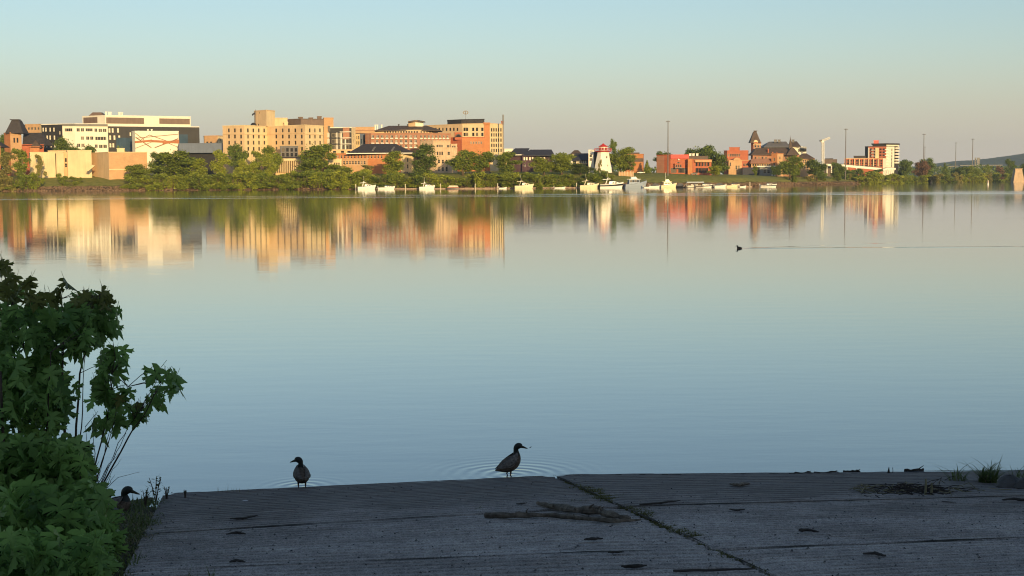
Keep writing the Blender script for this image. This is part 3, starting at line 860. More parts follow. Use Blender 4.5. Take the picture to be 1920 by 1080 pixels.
B.vol('attic_storey', [(704, 882), (787, 878), (822, 888)], 244.5, ['tan', 'tan'], base=250, depth=22, ref=1, wins=[(0, rng(708, 783, 16), [247.3], 1.1, 1.1), (1, rng(791, 818, 6), [247.3], 1.1, 1.1)])
B.hip('roof', 702, 826, 879, 244.5, 235.8, 729, 800, 'brownslate', depth=26)
B.vol('cupola', [(767, 890), (780, 887), (795, 890)], 227.5, ['tan', 'white'], base=237, depth=8, ref=1)
B.hip('cupola_roof', 765.5, 796, 886.5, 227.5, 225, 778, 783, 'brownslate', depth=9)
for x in (705, 709, 717): B.vol('rooftop_unit', [(x-1.2, 905), (x+1.2, 905)], 235, 'trim', base=246, depth=2)
for x in (749, 766): B.vol('roof_vent', [(x-1, 891), (x+1, 891)], 234, 'slate', base=238, depth=2)

# --- tall cream office with orange brick stair tower
B = Building('cream_office_tower', 'tall cream office with orange brick stair strip and dark rooftop plant', 880, 905)
m_ = B.vol('wall', [(798, 932), (868, 908), (908, 902), (919, 903), (945, 915)], 233, ['tan', 'cream', 'orangebrick', 'cream'], depth=26, ref=1, cap='tan',
      wins=[(0, [818, 824.5, 831, 838, 845, 851.5, 858.3], [242.5], 1.7, 2.0, 'glass', 'darkframe'), (1, [871.8, 876.5, 888, 895, 905], [242.5, 252], 1.6, 2.2, 'glass', 'darkframe'),
            (3, [922.7, 926.9, 931.2, 935.5, 940], [243.5, 253, 262.8, 272.5, 282], 1.5, 2.2, 'glass', 'darkframe')])
B.vol('rooftop_plant', [(840, 922), (866, 913), (909, 909)], 224, ['charcoal', 'slate'], base=233.2, depth=14, ref=2, roof='slate')
B.vol('brick_wing', [(838, 898), (867, 890), (909, 893)], 258, ['brick', 'orangebrick'], depth=14, ref=1, wins=[(1, rng(884, 903, 5), [267.5], 1.0, 1.5, 'glass', 'trim')])
B.vol('stair_top', [(907.5, 901.5), (919.5, 902.4)], 230.8, 'orangebrick', base=233, depth=8)
B.vol('rear_corner', [(941, 916), (945.5, 918)], 228, 'brick', base=233, depth=5)
# arched window
b = MB(); cz = at(859.5, 257, 889.4); ro, ri = 2.1, 1.5
for k in range(10):
    a0, a1 = math.pi*k/10, math.pi*(k+1)/10
    def pp(a, r, y): return B.L(cz + Vector((math.cos(a)*r, y, math.sin(a)*r)))
    b.hexa([pp(a0, ri, 0), pp(a0, ro, 0), pp(a0, ro, .5), pp(a0, ri, .5)], [pp(a1, ri, 0), pp(a1, ro, 0), pp(a1, ro, .5), pp(a1, ri, .5)], 0)
b.poly([pp(math.pi*k/10, ri, .2) for k in range(11)], 1)
b.build('arched_window', [M['darkbrown'], M['glass']], B.root)
B.vol('arch_bay', [(853.5, 890.2), (866.5, 889.8)], 249.5, 'brick', base=262, depth=5)
B.pole('aerial_mast', 873, 223.5, 212, 915, .09, 'steel')
b = MB(); cc = at(873, 211, 915)
for k in range(14):
    a0, a1 = 2*math.pi*k/14, 2*math.pi*(k+1)/14
    q = lambda a, r, y: B.L(cc + Vector((math.cos(a)*1.9*r, y, math.sin(a)*1.3*r)))
    b.quad(q(a0, .62, 0), q(a0, 1, 0), q(a1, 1, 0), q(a1, .62, 0), 0); b.quad(q(a1, .62, .3), q(a1, 1, .3), q(a0, 1, .3), q(a0, .62, .3), 0)
    b.quad(q(a0, 1, 0), q(a0, 1, .3), q(a1, 1, .3), q(a1, 1, 0), 0); b.quad(q(a0, .62, .3), q(a0, .62, 0), q(a1, .62, 0), q(a1, .62, .3), 0)
b.box(*[cc.x-B.o.x-.25, cc.x-B.o.x+.25, cc.y-B.o.y+.05, cc.y-B.o.y+.25, cc.z-B.o.z-1.2, cc.z-B.o.z+1.2], 1)
b.build('ring_sign', [M['steel'], M['greycl']], B.root)
B = Building('chimney_mast', 'tall thin grey mast rising at the right corner of the cream office', 943.3, 900, cat='mast')
B.pole('lower_shaft', 943.3, 300, 234, 900, .34, 'steel'); B.pole('upper_shaft', 943.3, 234, 215, 900, .5, 'greycl')

# --- brick hall with the big slate hipped roof
B = Building('slate_roof_hall', 'orange brick hall with big dark slate hipped roof and two skylights', 710, 830)
B.vol('wall', [(620, 836), (752, 828), (776, 838)], 287.5, ['orangebrick', 'cream'], depth=22, ref=1, wins=[(0, rng(628, 716, 15), [294], .9, 2.0, 'glass', 'trim'), (1, [765], [300, 312], 1.4, 2.4)])
r_ = B.hip('roof', 651, 776, 828, 287.5, 270, 682, 742, 'slate', depth=26)
for x in (701, 737):
    b = MB(); pq = [at(x-4, 283, 831), at(x-.5, 283, 831), at(x+4, 276, 836), at(x+.5, 276, 836)]
    b.hexa([B.L(q) for q in pq], [B.L(q+Vector((0, -.1, .35))) for q in pq]); b.build('skylight', M['greyslate'], r_)
B.band('gutter', (650, 827.6), (776, 827.4), 287, 288.6, 'trim', .5)
B.vol('low_wing', [(612, 832), (690, 826)], 299, 'tanbrick', depth=8, wins=[(0, rng(640, 684, 9), [305], 1.1, 2.2, 'glass', 'trim')])

# --- stepped sandstone block
B = Building('sandstone_block', 'stepped sandstone block among trees below the cream office', 825, 832)
B.vol('wall', [(786, 836), (813, 829), (858, 834)], 277.5, ['stone', 'stone'], depth=18, ref=1,
      wins=[(1, [821, 825.5, 829.7], [287.5], .9, 2.0, 'glass', 'darkframe'), (1, [842], [287.5], 1.5, 2.0), (1, [823.6, 830.8, 837.8], [302.8], 1.3, 2.1), (1, [823.6, 830.8, 837.8], [317], 1.3, 2.8)])
B.vol('upper_storey', [(789, 838), (813, 832), (845, 835)], 264.5, ['stone', 'stone'], base=277.5, depth=14, ref=1, wins=[(1, [821, 825.5, 829.5], [273.8], 1.3, 1.5), (1, [841], [274.5], 1.8, 1.5)])
B.vol('upper_storey', [(846, 836), (857.5, 837)], 271, 'stone', base=277.5, depth=9, wins=[(0, [849.5, 853.5], [275], 1.0, 1.2)])

# --- plum building with navy roofs
B = Building('plum_terrace', 'dark plum brick terrace with two navy gabled roofs behind trees', 1000, 842)
B.vol('wall', [(953, 845), (985, 842)], 290.5, 'purplebrick', depth=15)
B.vol('wall', [(979, 840), (1036, 845)], 291, 'purplebrick', depth=15, wins=[(0, [983.5, 988, 994, 999], [297.5], 1.0, 1.9, 'white', 'trim'), (0, [1008, 1014, 1021], [297.5], 1.0, 1.9, 'white', 'trim'), (0, [984, 993, 1004], [310], 1.0, 1.8, 'glass', 'trim')])
B.hip('roof', 951, 987, 841, 290.8, 278, 966, 993, 'navyroof', depth=16)
B.hip('roof', 980, 1040, 839, 291, 280.5, 994, 1034, 'navyroof', depth=16)
B.band('gutter', (951, 840.6), (984, 840.6), 289.8, 291.2, 'trim', .3)
B = Building('cream_shed', 'low cream roofed shed peeking left of the navy roofs', 955, 880)
B.vol('wall', [(946, 880), (962, 880)], 280, 'white', depth=10)

# --- houses and the lighthouse
B = Building('dark_roof_house', 'small dark roofed house with a row of cream windows, left of the lighthouse', 1090, 820)
B.vol('wall', [(1074, 822), (1104, 820)], 300, 'navyroof', depth=11, wins=[(0, [1082, 1086, 1090, 1094, 1098], [303.5], 1.0, 1.5, 'white', 'trim')])
B.band('window_strip', (1080, 820.4), (1101, 819.2), 306, 308, 'tan', .2)
B.hip('roof', 1073, 1106, 819, 300, 287.5, 1078, 1103, 'navyroof', depth=13)
B = Building('brick_cottage', 'small cottage roof with a cream gable, behind the dark roofed house', 1080, 880)
B.vol('wall', [(1071, 880), (1090, 880)], 289, 'white', depth=8, wins=[(0, [1083], [292], 1.4, 1.2)])
B.hip('roof', 1070, 1091, 879, 288, 281.5, 1077, 1084, 'brownslate', depth=9)
B = Building('lighthouse', 'white tapered wooden lighthouse with red gallery and red lantern roof', 1130, 800, cat='lighthouse')
Y = 800
def lring(px, py, wpx):
    c = at(px, py, Y); h = wpx/2*Y/F; k = h*.41
    return [B.L((c.x+x, c.y+y, c.z)) for x, y in ((-k, -h), (k, -h), (h, -k), (h, k), (k, h), (-k, h), (-h, k), (-h, -k))]
def lstack(part, sec, m):
    b = MB(); R_ = [lring(*q) for q in sec]
    vs = [p for r in R_ for p in r]; fs = []
    for i in range(len(R_)-1):
        for k in range(8): fs.append((i*8+k, i*8+(k+1) % 8, (i+1)*8+(k+1) % 8, (i+1)*8+k))
    fs.append(tuple(range(7, -1, -1))); fs.append(tuple((len(R_)-1)*8+k for k in range(8)))
    b.raw(vs, fs); return b.build(part, M[m], B.root)
tw = lstack('tower', [(1130, 324, 34), (1130.8, 284.5, 20)], 'trim')
lstack('gallery_floor', [(1130.5, 284.8, 27), (1130.5, 282.6, 32)], 'redpaint')
lstack('lantern_room', [(1130.8, 282.5, 15.5), (1130.8, 275.3, 15.5)], 'white')
lstack('lantern_roof', [(1131, 275.4, 19), (1131, 270, 3), (1131, 268.8, 1.2)], 'redpaint')
gal = MB(); r0 = lring(1130.5, 282.5, 31); r1 = lring(1130.5, 278.6, 31)
for k in range(8):
    gal.tube([r0[k], r1[k]], .1, 5); gal.tube([r1[k], r1[(k+1) % 8]], .09, 5); mid0 = (r0[k]+r1[k])/2; mid1 = (r0[(k+1) % 8]+r1[(k+1) % 8])/2; gal.tube([mid0, mid1], .07, 5)
gal.build('gallery_railing', M['redpaint'], B.root)
for x in (1125.3, 1130.2, 1135.8): 
    q = B.L(at(x, 281, Y - 2.45)); link('window', window_mesh('glass', 'redpaint', 'pair'), tw, q, (0, 0, 0), (1.1, 1, 1.3))
for x, y in ((1137.6, 296), (1139, 312)):
    q = B.L(at(x, y, Y - 4.0)); link('window', window_mesh('glass', 'redpaint', 'sash'), tw, q, (0, 0, 0), (.6, 1.6, .9))
B = Building('white_annex', 'narrow white annex with dark openings left of the lighthouse', 1108, 806)
B.vol('wall', [(1103.5, 806), (1113.5, 806)], 282, 'trim', depth=5, wins=[(0, [1106.6, 1108.8], [292, 299], .7, 1.6)])
B.vol('shed', [(1113.5, 808), (1121, 808)], 286, 'charcoal', depth=5)
B = Building('brown_kiosk', 'small brick kiosk by the water under the lighthouse', 1127, 778)
B.vol('wall', [(1121.5, 778), (1133.5, 778)], 329, 'tanbrick', depth=4)
B.hip('roof', 1120.5, 1134.5, 777.6, 329, 326, 1124, 1131, 'brownslate', depth=5)
B = Building('white_awning', 'white sloping awning sail on a post beside the lighthouse', 1120, 779, cat='awning')
b = MB(); p = [at(1108.5, 331.5, 779), at(1133.5, 326, 779), at(1133.5, 323, 781), at(1108.5, 325.5, 781)]
b.hexa([B.L(q) for q in p], [B.L(q+Vector((0, .05, .12))) for q in p]); b.build('sail', M['trim'], B.root)
for x in (1110, 1125, 1132.5): B.pole('post', x, 338, 327, 780, .1, 'trim')

# --- brick buildings right of the lighthouse
B = Building('banded_brick_block', 'orange brick block with a dark horizontal band, right of the lighthouse tree', 1190, 850)
B.vol('wall', [(1170, 853), (1206, 850)], 290, ['orangebrick'], depth=16)
B.band('dark_band', (1170, 852.8), (1206, 849.8), 297, 303.5, 'darkbrown', .15)
B.vol('upper_storey', [(1178, 856), (1198, 855)], 287.3, 'brownslate', base=290, depth=8)
B = Building('low_brick_wall', 'low pale brick enclosure wall on the bank above the large cabin cruiser', 1176, 790, cat='wall')
b = MB(); p0 = at(1161, 334, 790); p1 = at(1187, 334, 790); zt = at(1161, 323, 790).z
b.box(p0.x-B.o.x, p1.x-B.o.x, 0, 6, 0, zt-B.o.z); b.build('masonry', M['tanbrick'], B.root)
for i in range(6):
    x = p0.x-B.o.x + i*(p1.x-p0.x)/5
    b = MB(); b.box(x-.3, x+.3, -.3, .1, 0, zt-B.o.z+.5); b.build('pier', M['stone'], B.root)
B = Building('red_brick_hall', 'wide modern red brick hall with red metal fascia behind the tall lamp mast', 1280, 870)
m_ = B.vol('wall', [(1231, 876), (1257, 868), (1290, 868)], 291, ['brick', 'brick', 'brick'], depth=24, ref=1, wins=[(1, [1258.5, 1272], [308], 1.6, 3.0), (1, [1263, 1277, 1284], [319.5], 3.6, 3.0, 'glass', 'darkframe', 'wide')])
B.band('red_fascia', (1257, 867.8), (1291, 867.8), 290, 297.5, 'redpaint', .6)
B.band('canopy', (1265, 866.5), (1279, 866.5), 314, 315.6, 'greycl', 1.2)
B.vol('porch', [(1265, 866), (1279, 866)], 307.5, 'brick', base=315, depth=3, wins=[(0, [1268, 1272, 1276], [311], 1.0, 1.6)])
B.vol('pier', [(1289.5, 864), (1298, 864)], 299, 'orangebrick', depth=8)
B.vol('wing_wall', [(1298, 869), (1333, 876)], 300, 'brick', depth=18, wins=[(0, rng(1306, 1328, 5), [308], 1.6, 2.4, 'glass', 'darkframe'), (0, rng(1307, 1325, 4), [319.5], 2.4, 3.0, 'glass', 'darkframe', 'pair')])
B.vol('upper_wing', [(1290, 874), (1327, 878)], 293.5, 'darkbrown', base=301, depth=14, roof='slate')
B.band('sill', (1302, 868.6), (1333, 875.6), 299.6, 304, 'tanbrick', .8)
for x, y in ((1272.5, 299), (1271.5, 308.5)):
    b = MB(); c = B.L(at(x, y, 867.2)); b.tube([c, c+Vector((0, -.3, .1))], [.55, .1], 10); b.build('wall_dish', M['trim'], B.root)
for x in (1294, 1300, 1307): B.vol('rooftop_unit', [(x-2, 880), (x+2, 880)], 289, 'trim', base=293, depth=3)

# --- old red brick quarter with the tower
B = Building('arched_brick_hall', 'red brick hall with an arched gable and a row of upper windows', 1385, 1060)
B.vol('wall', [(1357, 1064), (1363, 1060), (1402, 1062)], 283, ['brick', 'brick'], depth=20, ref=1, wins=[(1, rng(1366, 1386, 6), [291], 1.2, 2.2)])
B.vol('roof_room', [(1367, 1066), (1386, 1066)], 277, 'brick', base=283, depth=8)
B.vol('front_wing', [(1366, 1050), (1391, 1050), (1411, 1054)], 301, ['tanbrick', 'brick'], depth=12, wins=[(0, [1380.5, 1385], [314], 1.2, 3.0), (0, [1369], [308], 1.0, 3.0), (1, rng(1395, 1407, 4), [309], 1.4, 2.0)])
b = MB(); c0 = at(1382, 301, 1049.4); rr = 7*1049/F
prev = None
for k in range(9):
    a = math.pi*k/8; p = B.L(c0+Vector((math.cos(a)*rr, 0, math.sin(a)*rr*.8)))
    if prev is not None: b.hexa([prev, p, p+Vector((0, 5, 0)), prev+Vector((0, 5, 0))], [B.L(c0), B.L(c0), B.L(c0)+Vector((0, 5, 0)), B.L(c0)+Vector((0, 5, 0))])
    prev = p
b.build('arched_gable', M['tanbrick'], B.root)
B = Building('brick_clock_tower', 'old brick tower with tall brown pyramid roof, highest in the red quarter', 1417, 1090, cat='tower')
B.vol('shaft', [(1407.5, 1092), (1412, 1089), (1426, 1091)], 267, ['brick', 'pinkbrick'], depth=8, ref=1, wins=[(1, [1416, 1421.5], [273.5], 1.6, 3.2, 'glass', 'trim')])
B.band('belt_course', (1411.5, 1088.6), (1426.5, 1090.6), 270, 271.3, 'tan', .3)
b = MB(); c = B.L(at(1417, 266.5, 1088.3)); b.tube([c, c+Vector((0, -.35, 0))], 1.7, 16); b.build('clock_face', M['cream'], B.root)
B.frustum('roof', 1406.5, 1427, 1088, 267.5, 246.5, 0.26, 'brownslate', depth=8.7)
B.frustum('roof_cap', 1414.3, 1419.4, 1091.2, 246.6, 244.8, 1.25, 'brownslate', depth=2.2)
B.frustum('dormer', 1413, 1421.5, 1087.4, 269, 262.5, 0.1, 'brick', depth=3)
B = Building('mansard_range', 'long brown mansard roofed range joined by a thin spire', 1455, 1080)
B.vol('wall', [(1411, 1078), (1498, 1082)], 290, 'pinkbrick', depth=16, wins=[(0, rng(1416, 1436, 4), [296], 1.4, 1.8), (0, rng(1462, 1490, 6), [296], 1.4, 1.8)])
B.hip('roof', 1409, 1499, 1077, 290, 277.5, 1417, 1488, 'brownslate', depth=17)
B.hip('cross_gable', 1475, 1496, 1074.5, 290, 276.5, 1484, 1486, 'brownslate', depth=10)
B.frustum('spire_base', 1479.5, 1485, 1080, 279, 268, 0.7, 'brownslate', depth=2.4)
B.frustum('spire', 1480.5, 1484, 1080.3, 268, 257, 0.08, 'brownslate', depth=1.6)
B.pole('finial', 1482.3, 257.5, 254, 1081, .07, 'steel')
for x, y in ((1440, 280), (1448, 286), (1456, 287)): B.vol('chimney', [(x-1, 1079), (x+1, 1079)], y, 'brick', base=293, depth=1.2)
B = Building('orange_brick_range', 'low orange brick range with red roof below the mansard range', 1430, 1045)
B.vol('wall', [(1408, 1048), (1447, 1046)], 305.5, ['tanbrick'], depth=12, wins=[(0, rng(1412, 1443, 8), [309.5], 1.2, 1.6)])
B.hip('roof', 1407, 1448, 1045, 305.5, 297.5, 1409, 1446, 'pinkbrick', depth=12)
B.vol('tower_wing', [(1446, 1046), (1457, 1043), (1468, 1047)], 288.5, ['orangebrick', 'tanbrick'], depth=12, ref=1, wins=[(0, [1451], [299, 308], 1.3, 2.2), (1, [1462], [296, 305], 1.3, 2.2)])
B.band('bright_eaves', (1419, 1043), (1455, 1043), 311, 313, 'trim', .6)
B.vol('dark_lean_to', [(1392, 1040), (1422, 1040)], 315, 'navyroof', depth=8)
B.vol('shop_front', [(1424, 1041), (1452, 1041)], 314.5, 'greycl', depth=8, wins=[(0, [1434, 1441, 1447], [322], 2.2, 2.6)])
for x in (1447.5, 1453): B.pole('white_post', x, 330, 318, 1037, .3, 'trim')
B = Building('legislature', 'cream stone hall with grey mansard roof, behind the thin spire', 1470, 1180)
B.vol('wall', [(1434, 1184), (1486, 1178), (1511, 1186)], 275.5, ['greyslate', 'white'], depth=26, ref=1, wins=[(1, [1497, 1500.5, 1507], [282], 1.1, 2.6)], cap='trim')
B.hip('mansard_roof', 1432, 1482, 1177, 275.5, 265.5, 1442, 1474, 'greyslate', depth=26)
B.hip('mansard_roof', 1483, 1502, 1177, 274.5, 265, 1484, 1494, 'brownslate', depth=24)
for x in (1453, 1460, 1486): B.vol('roof_ornament', [(x-2.5, 1185), (x+2.5, 1185)], 262.5, 'greyslate', base=267, depth=3)
B.band('balcony', (1499, 1181), (1511, 1185), 278, 284, 'charcoal', .3)
B = Building('brick_warehouse', 'orange brick warehouse with dark hipped roof, left of the crane', 1512, 1080)
B.vol('wall', [(1496, 1084), (1500, 1080), (1526, 1086)], 297, ['brick', 'tanbrick'], depth=14, ref=1, wins=[(1, rng(1503, 1521, 6), [302.5], 1.1, 2.4, 'glass', 'trim'), (1, rng(1504, 1520, 4), [313], 1.6, 3.0, 'glass', 'trim')])
B.band('string_course', (1500, 1079.6), (1526, 1085.6), 306.5, 308.3, 'cream', .25)
B.hip('roof', 1494, 1527.5, 1080, 297, 287.5, 1506, 1512, 'brownslate', depth=16)

# --- white hoist tower
B = Building('tower_crane', 'white tower crane with a short raised jib', 1543, 1150, cat='crane')
def lat(part, A, B2, wd, n, parent=None):
    b = MB(); A = B.L(A); B2 = B.L(B2); d = (B2-A); ax = d.normalized(); s1 = ax.cross(Vector((0, 1, 0))).normalized()*wd/2; s2 = ax.cross(s1).normalized()*wd/2
    cs = [s1+s2, s1-s2, -s1-s2, -s1+s2]
    for c in cs: b.tube([A+c, B2+c], .2, 5)
    for i in range(n):
        for k in range(4): b.tube([A+d*(i/n)+cs[k], A+d*((i+1)/n)+cs[(k+1) % 4]], .12, 4)
    return b.build(part, M['trim'], parent or B.root)
lat('mast', at(1543, 322, 1150), at(1543, 267, 1150), 1.7, 18)
lat('jib', at(1540, 264.5, 1150), at(1556, 258.4, 1149), 1.3, 8)
b = MB(); c = B.L(at(1542, 265.5, 1150)); b.box(c.x-1.3, c.x+1.3, c.y-1.0, c.y+1.0, c.z-.7, c.z+.9); b.build('slewing_cab', M['trim'], B.root)
b = MB(); c = B.L(at(1538.8, 263.7, 1150)); b.box(c.x-.8, c.x+.8, c.y-1, c.y+1, c.z-.7, c.z+.7); b.build('counterweight', M['greycl'], B.root)
B = Building('dark_low_block', 'low dark brown block behind the white crane', 1555, 1250)
B.vol('wall', [(1545, 1250), (1568, 1250)], 299.5, 'darkbrown', depth=14); B.vol('roof_room', [(1547, 1253), (1561, 1253)], 297.8, 'slate', base=299.5, depth=6)

# --- red and white apartments
B = Building('red_apartments', 'red and cream eight-storey apartment tower with a long red lower wing', 1640, 1330)
rws = [286.2, 291.8, 297.4, 303, 308.6]
wl_ = B.vol('tower_wall', [(1621, 1338), (1627, 1334), (1661, 1328), (1676, 1336), (1683, 1340)], 275, ['charcoal', 'brick', 'white', 'charcoal'], depth=22, ref=1, cap='charcoal',
     wins=[(1, [1632, 1640, 1645, 1650, 1656], [280, 285.6, 291.2, 296.8, 302.4], 2.0, 1.7, 'glass', 'darkframe'), (2, [1671.5], [281, 287, 293, 299, 305, 310.5], 1.4, 2.6, 'glass', 'darkframe')])
for x0, x1, mm in ((1640.5, 1647, 'cream'), (1627.2, 1629, 'trim')): B.band('cream_bay', (x0, 1332-(x0-1627)*.17), (x1, 1331.4-(x0-1627)*.17), 277, 298, mm, .4, parent=wl_)
for y in (281, 286.4, 292, 297.6, 303, 308.4):
    B.band('balcony', (1633, 1332), (1640, 1330.8), y, y+1.2, 'trim', 1.6); B.band('balcony', (1657, 1328.4), (1664, 1329.6), y-1, y+.6, 'trim', 1.8); B.band('balcony', (1676.5, 1336.2), (1683, 1339.8), y-4.6, y-2, 'trim', 1.6)
    B.band('balcony_window', (1678, 1336.6), (1682, 1338.8), y-1.8, y+.6, 'glass', .4)
B.vol('top_storey', [(1635, 1336), (1661, 1331), (1684, 1340)], 270.5, ['charcoal', 'white'], base=275, depth=16, ref=1, cap='charcoal')
B.vol('roof_slab', [(1633, 1334), (1661, 1329), (1685, 1338)], 269.4, 'charcoal', base=270.8, depth=20, ref=1)
B.vol('red_roof_room', [(1637, 1340), (1646, 1340)], 264, 'redpaint', base=271, depth=6)
lw = B.vol('lower_wing', [(1583, 1322), (1655, 1316), (1661, 1322)], 297, ['brick', 'white'], depth=14, ref=1, cap='tan', wins=[(0, rng(1589, 1652, 12), [301.5, 306.3, 310.6], 1.9, 1.7, 'glass', 'darkframe')])
for x in rng(1593, 1646, 7): B.band('cream_bay', (x-1, 1321.2-(x-1583)*.083), (x+1, 1321-(x-1583)*.083), 298, 312, 'tan', .5, parent=lw)
B.vol('roof_rooms', [(1600, 1326), (1622, 1324)], 293, 'slate', base=297, depth=5)

# --- white footbridge ramp
B = Building('footbridge', 'white footbridge ramp descending in front of the red apartments', 1615, 1240, cat='bridge')
def deck(part, pts, y_h, m='trim', Ys=None):
    b = MB()
    for (x0, y0), (x1, y1) in zip(pts[:-1], pts[1:]):
        a = at(x0, y0, 1240); c = at(x1, y1, 1240); dz = Vector((0, 0, y_h)); dy = Vector((0, 3, 0))
        b.hexa([B.L(a-dz), B.L(c-dz), B.L(c-dz+dy), B.L(a-dz+dy)], [B.L(a), B.L(c), B.L(c+dy), B.L(a+dy)])
    return b.build(part, M[m], B.root)
deck('deck', [(1549, 307), (1580, 308.4), (1653, 315)], 2.0)
deck('stair_deck', [(1679.5, 315), (1662, 315), (1648, 320), (1628, 322.5)], 1.5)
def rail(part, pts, up):
    b = MB()
    for (x0, y0), (x1, y1) in zip(pts[:-1], pts[1:]):
        for k in (up, up*.55): b.tube([B.L(at(x0, y0-k, 1239.8)), B.L(at(x1, y1-k, 1239.8))], .08, 4)
    return b.build(part, M['steel'], B.root)
rail('railing', [(1549, 307), (1580, 308.4), (1653, 315)], 1.8); rail('railing', [(1679.5, 315), (1662, 315), (1648, 320)], 1.6)
for x, y0 in ((1550.5, 310), (1559, 311), (1588, 312), (1606, 313), (1664, 318), (1668, 318), (1672, 318), (1676, 318)):
    b = MB(); lean = -2.2 if x > 1650 else 0
    b.tube([B.L(at(x, y0, 1241)), B.L(at(x+lean, 329, 1241))], .55, 6); b.build('pier', M['trim'], B.root)

# --- high mast lights
def light_mast(px, ytop, Y, label, r=.32):
    X = at(px, 330, Y).x; z0 = terr(X, Y) - .3; top = at(px, ytop, Y).z - z0
    root = empty('light_mast', (X, Y, z0), 0, label, 'light mast', 'tall highway light masts along the far bank'); r *= .75
    b = MB(); b.tube([(0, 0, 0), (0, 0, top)], [r*1.5, r], 8); b.build('mast', M['steel'], root)
    b = MB()
    for k in range(8):
        a0, a1 = k*math.pi/4, (k+1)*math.pi/4; R1 = r*3.4
        b.tube([(math.cos(a0)*R1, math.sin(a0)*R1, top-.5), (math.cos(a1)*R1, math.sin(a1)*R1, top-.5)], r*.35, 4); b.tube([(0, 0, top-.5), (math.cos(a0)*R1, math.sin(a0)*R1, top-.5)], r*.25, 4)
    b.build('ring', M['steel'], root)
    for k in range(4):
        a0 = k*math.pi/2; q = (math.cos(a0)*r*4, math.sin(a0)*r*4)
        b = MB(); b.box(q[0]-r*.9, q[0]+r*.9, q[1]-r*.9, q[1]+r*.9, top-.9, top-.4); b.build('lamp_head', M['greycl'], root)
light_mast(1252.3, 226, 800, 'tallest light mast, standing before the wide red brick hall')
light_mast(1585, 241, 1150, 'tall light mast at the left end of the red apartments', .42)
light_mast(1731.2, 251, 1420, 'taller of the two close light masts above the reddish tree', .45)
light_mast(1733.4, 275, 1900, 'shorter of the two close light masts above the reddish tree', .4)
light_mast(1791.3, 267, 1700, 'thin light mast left of the last one, before the blue hill', .42)
light_mast(1822.8, 260, 1600, 'rightmost light mast, standing before the blue hill', .5)

# --- far bridge and the stone pier
B = Building('distant_bridge', 'far low grey bridge deck glimpsed through the right hand trees', 1780, 2600, cat='bridge', z=0)
for x0, x1, y in ((1752, 1765, 313), (1778, 1797, 311.3), (1800, 1880, 309.5)):
    b = MB(); a = at(x0, y, 2600); c = at(x1, y-.6, 2600); dz = Vector((0, 0, 1.6)); dy = Vector((0, 8, 0))
    b.hexa([B.L(a-dz), B.L(c-dz), B.L(c-dz+dy), B.L(a-dz+dy)], [B.L(a), B.L(c), B.L(c+dy), B.L(a+dy)]); b.build('deck', M['greycl'], B.root)
    for k in (.25, .75):
        q = a*(1-k)+c*k; bb = MB(); bb.box(q.x-B.o.x-1, q.x-B.o.x+1, 1, 5, 0, q.z-1.5); bb.build('pier', M['greycl'], B.root)
for x0, x1 in ((1827, 1829), (1831, 1836)):
    B = Building('distant_tower_block', ('narrower' if x0 == 1827 else 'wider') + ' of two faint tower blocks before the blue hill', (x0+x1)/2, 3000)
    B.vol('wall', [(x0-.2, 3000), (x1+.2, 3000)], 296, 'greycl', depth=10, wins=[(0, rng(x0+.6, x1-.6, 2), rng(299, 306, 3), 1.2, 2.5)])
B = Building('stone_pier', 'tapered old stone bridge pier standing in the water at the right edge', 1908, 1480, cat='bridge pier', z=-.5)
zt = at(1908, 317.5, 1480).z - B.o.z
nrow = 9
for r in range(nrow):
    f0, f1 = r/nrow, (r+1)/nrow
    w0 = 12.4 - 5.2*f0; w1 = 12.4 - 5.2*f1 - .05; d0 = 9-3*f0; d1 = 9-3*f1
    ncol = 5; off = .5 if r % 2 else 0
    edges = sorted({0, 1} | {min(1, max(0, (k+off)/ncol)) for k in range(ncol+1)})
    for e0, e1 in zip(edges[:-1], edges[1:]):
        if e1-e0 < .02: continue
        b = MB(); j = random.uniform(-.12, .12); g = .006
        xa, xb, xc, xd = -w0/2+w0*(e0+g), -w0/2+w0*(e1-g), -w1/2+w1*(e1-g), -w1/2+w1*(e0+g)
        za, zb = zt*f0+.04, zt*f1
        b.hexa([(xa, -d0/2+j, za), (xb, -d0/2+j, za), (xb, d0/2, za), (xa, d0/2, za)], [(xd, -d1/2+j, zb), (xc, -d1/2+j, zb), (xc, d1/2, zb), (xd, d1/2, zb)])
        b.build('stone', M['stone'], B.root)
b = MB(); b.box(-4.1, 4.1, -3.6, 3.6, zt, zt+.8); b.build('capstone', M['stone'], B.root)

# ================================================================== TREES AND SHRUBS OF THE FAR BANK
def leaf_cloud(blobs, n, size, droop=0.0):
    """leaf clumps (bent quads) spread through ellipsoidal blobs, denser toward their shells"""
    wts = np.array([b[3]*b[4]*b[5] for b in blobs])**0.67
    cnt = np.maximum(8, (n*wts/wts.sum()).astype(int))
    P = []
    for b, c in zip(blobs, cnt):
        d = RNG.normal(size=(c, 3)); d /= np.linalg.norm(d, axis=1)[:, None]
        r = RNG.random(c)**0.40 * (1+0.18*RNG.normal(size=c))
        P.append(np.array(b[:3]) + d*r[:, None]*np.array(b[3:6]))
    P = np.concatenate(P); N = len(P)
    a = RNG.normal(size=(N, 3)); a[:, 2] *= 0.6; a[:, 2] -= droop
    a /= np.linalg.norm(a, axis=1)[:, None]
    t = RNG.normal(size=(N, 3)); bb = np.cross(a, t); bb /= np.linalg.norm(bb, axis=1)[:, None]
    s = size*RNG.uniform(0.55, 1.35, N)[:, None]
    w = s*RNG.uniform(0.5, 0.8, N)[:, None]
    V = np.stack([P-a*s*.5, P+bb*w*.5, P+a*s*.5, P-bb*w*.5], axis=1).reshape(-1, 3)
    Fc = np.arange(4*N).reshape(-1, 4)
    return V, Fc

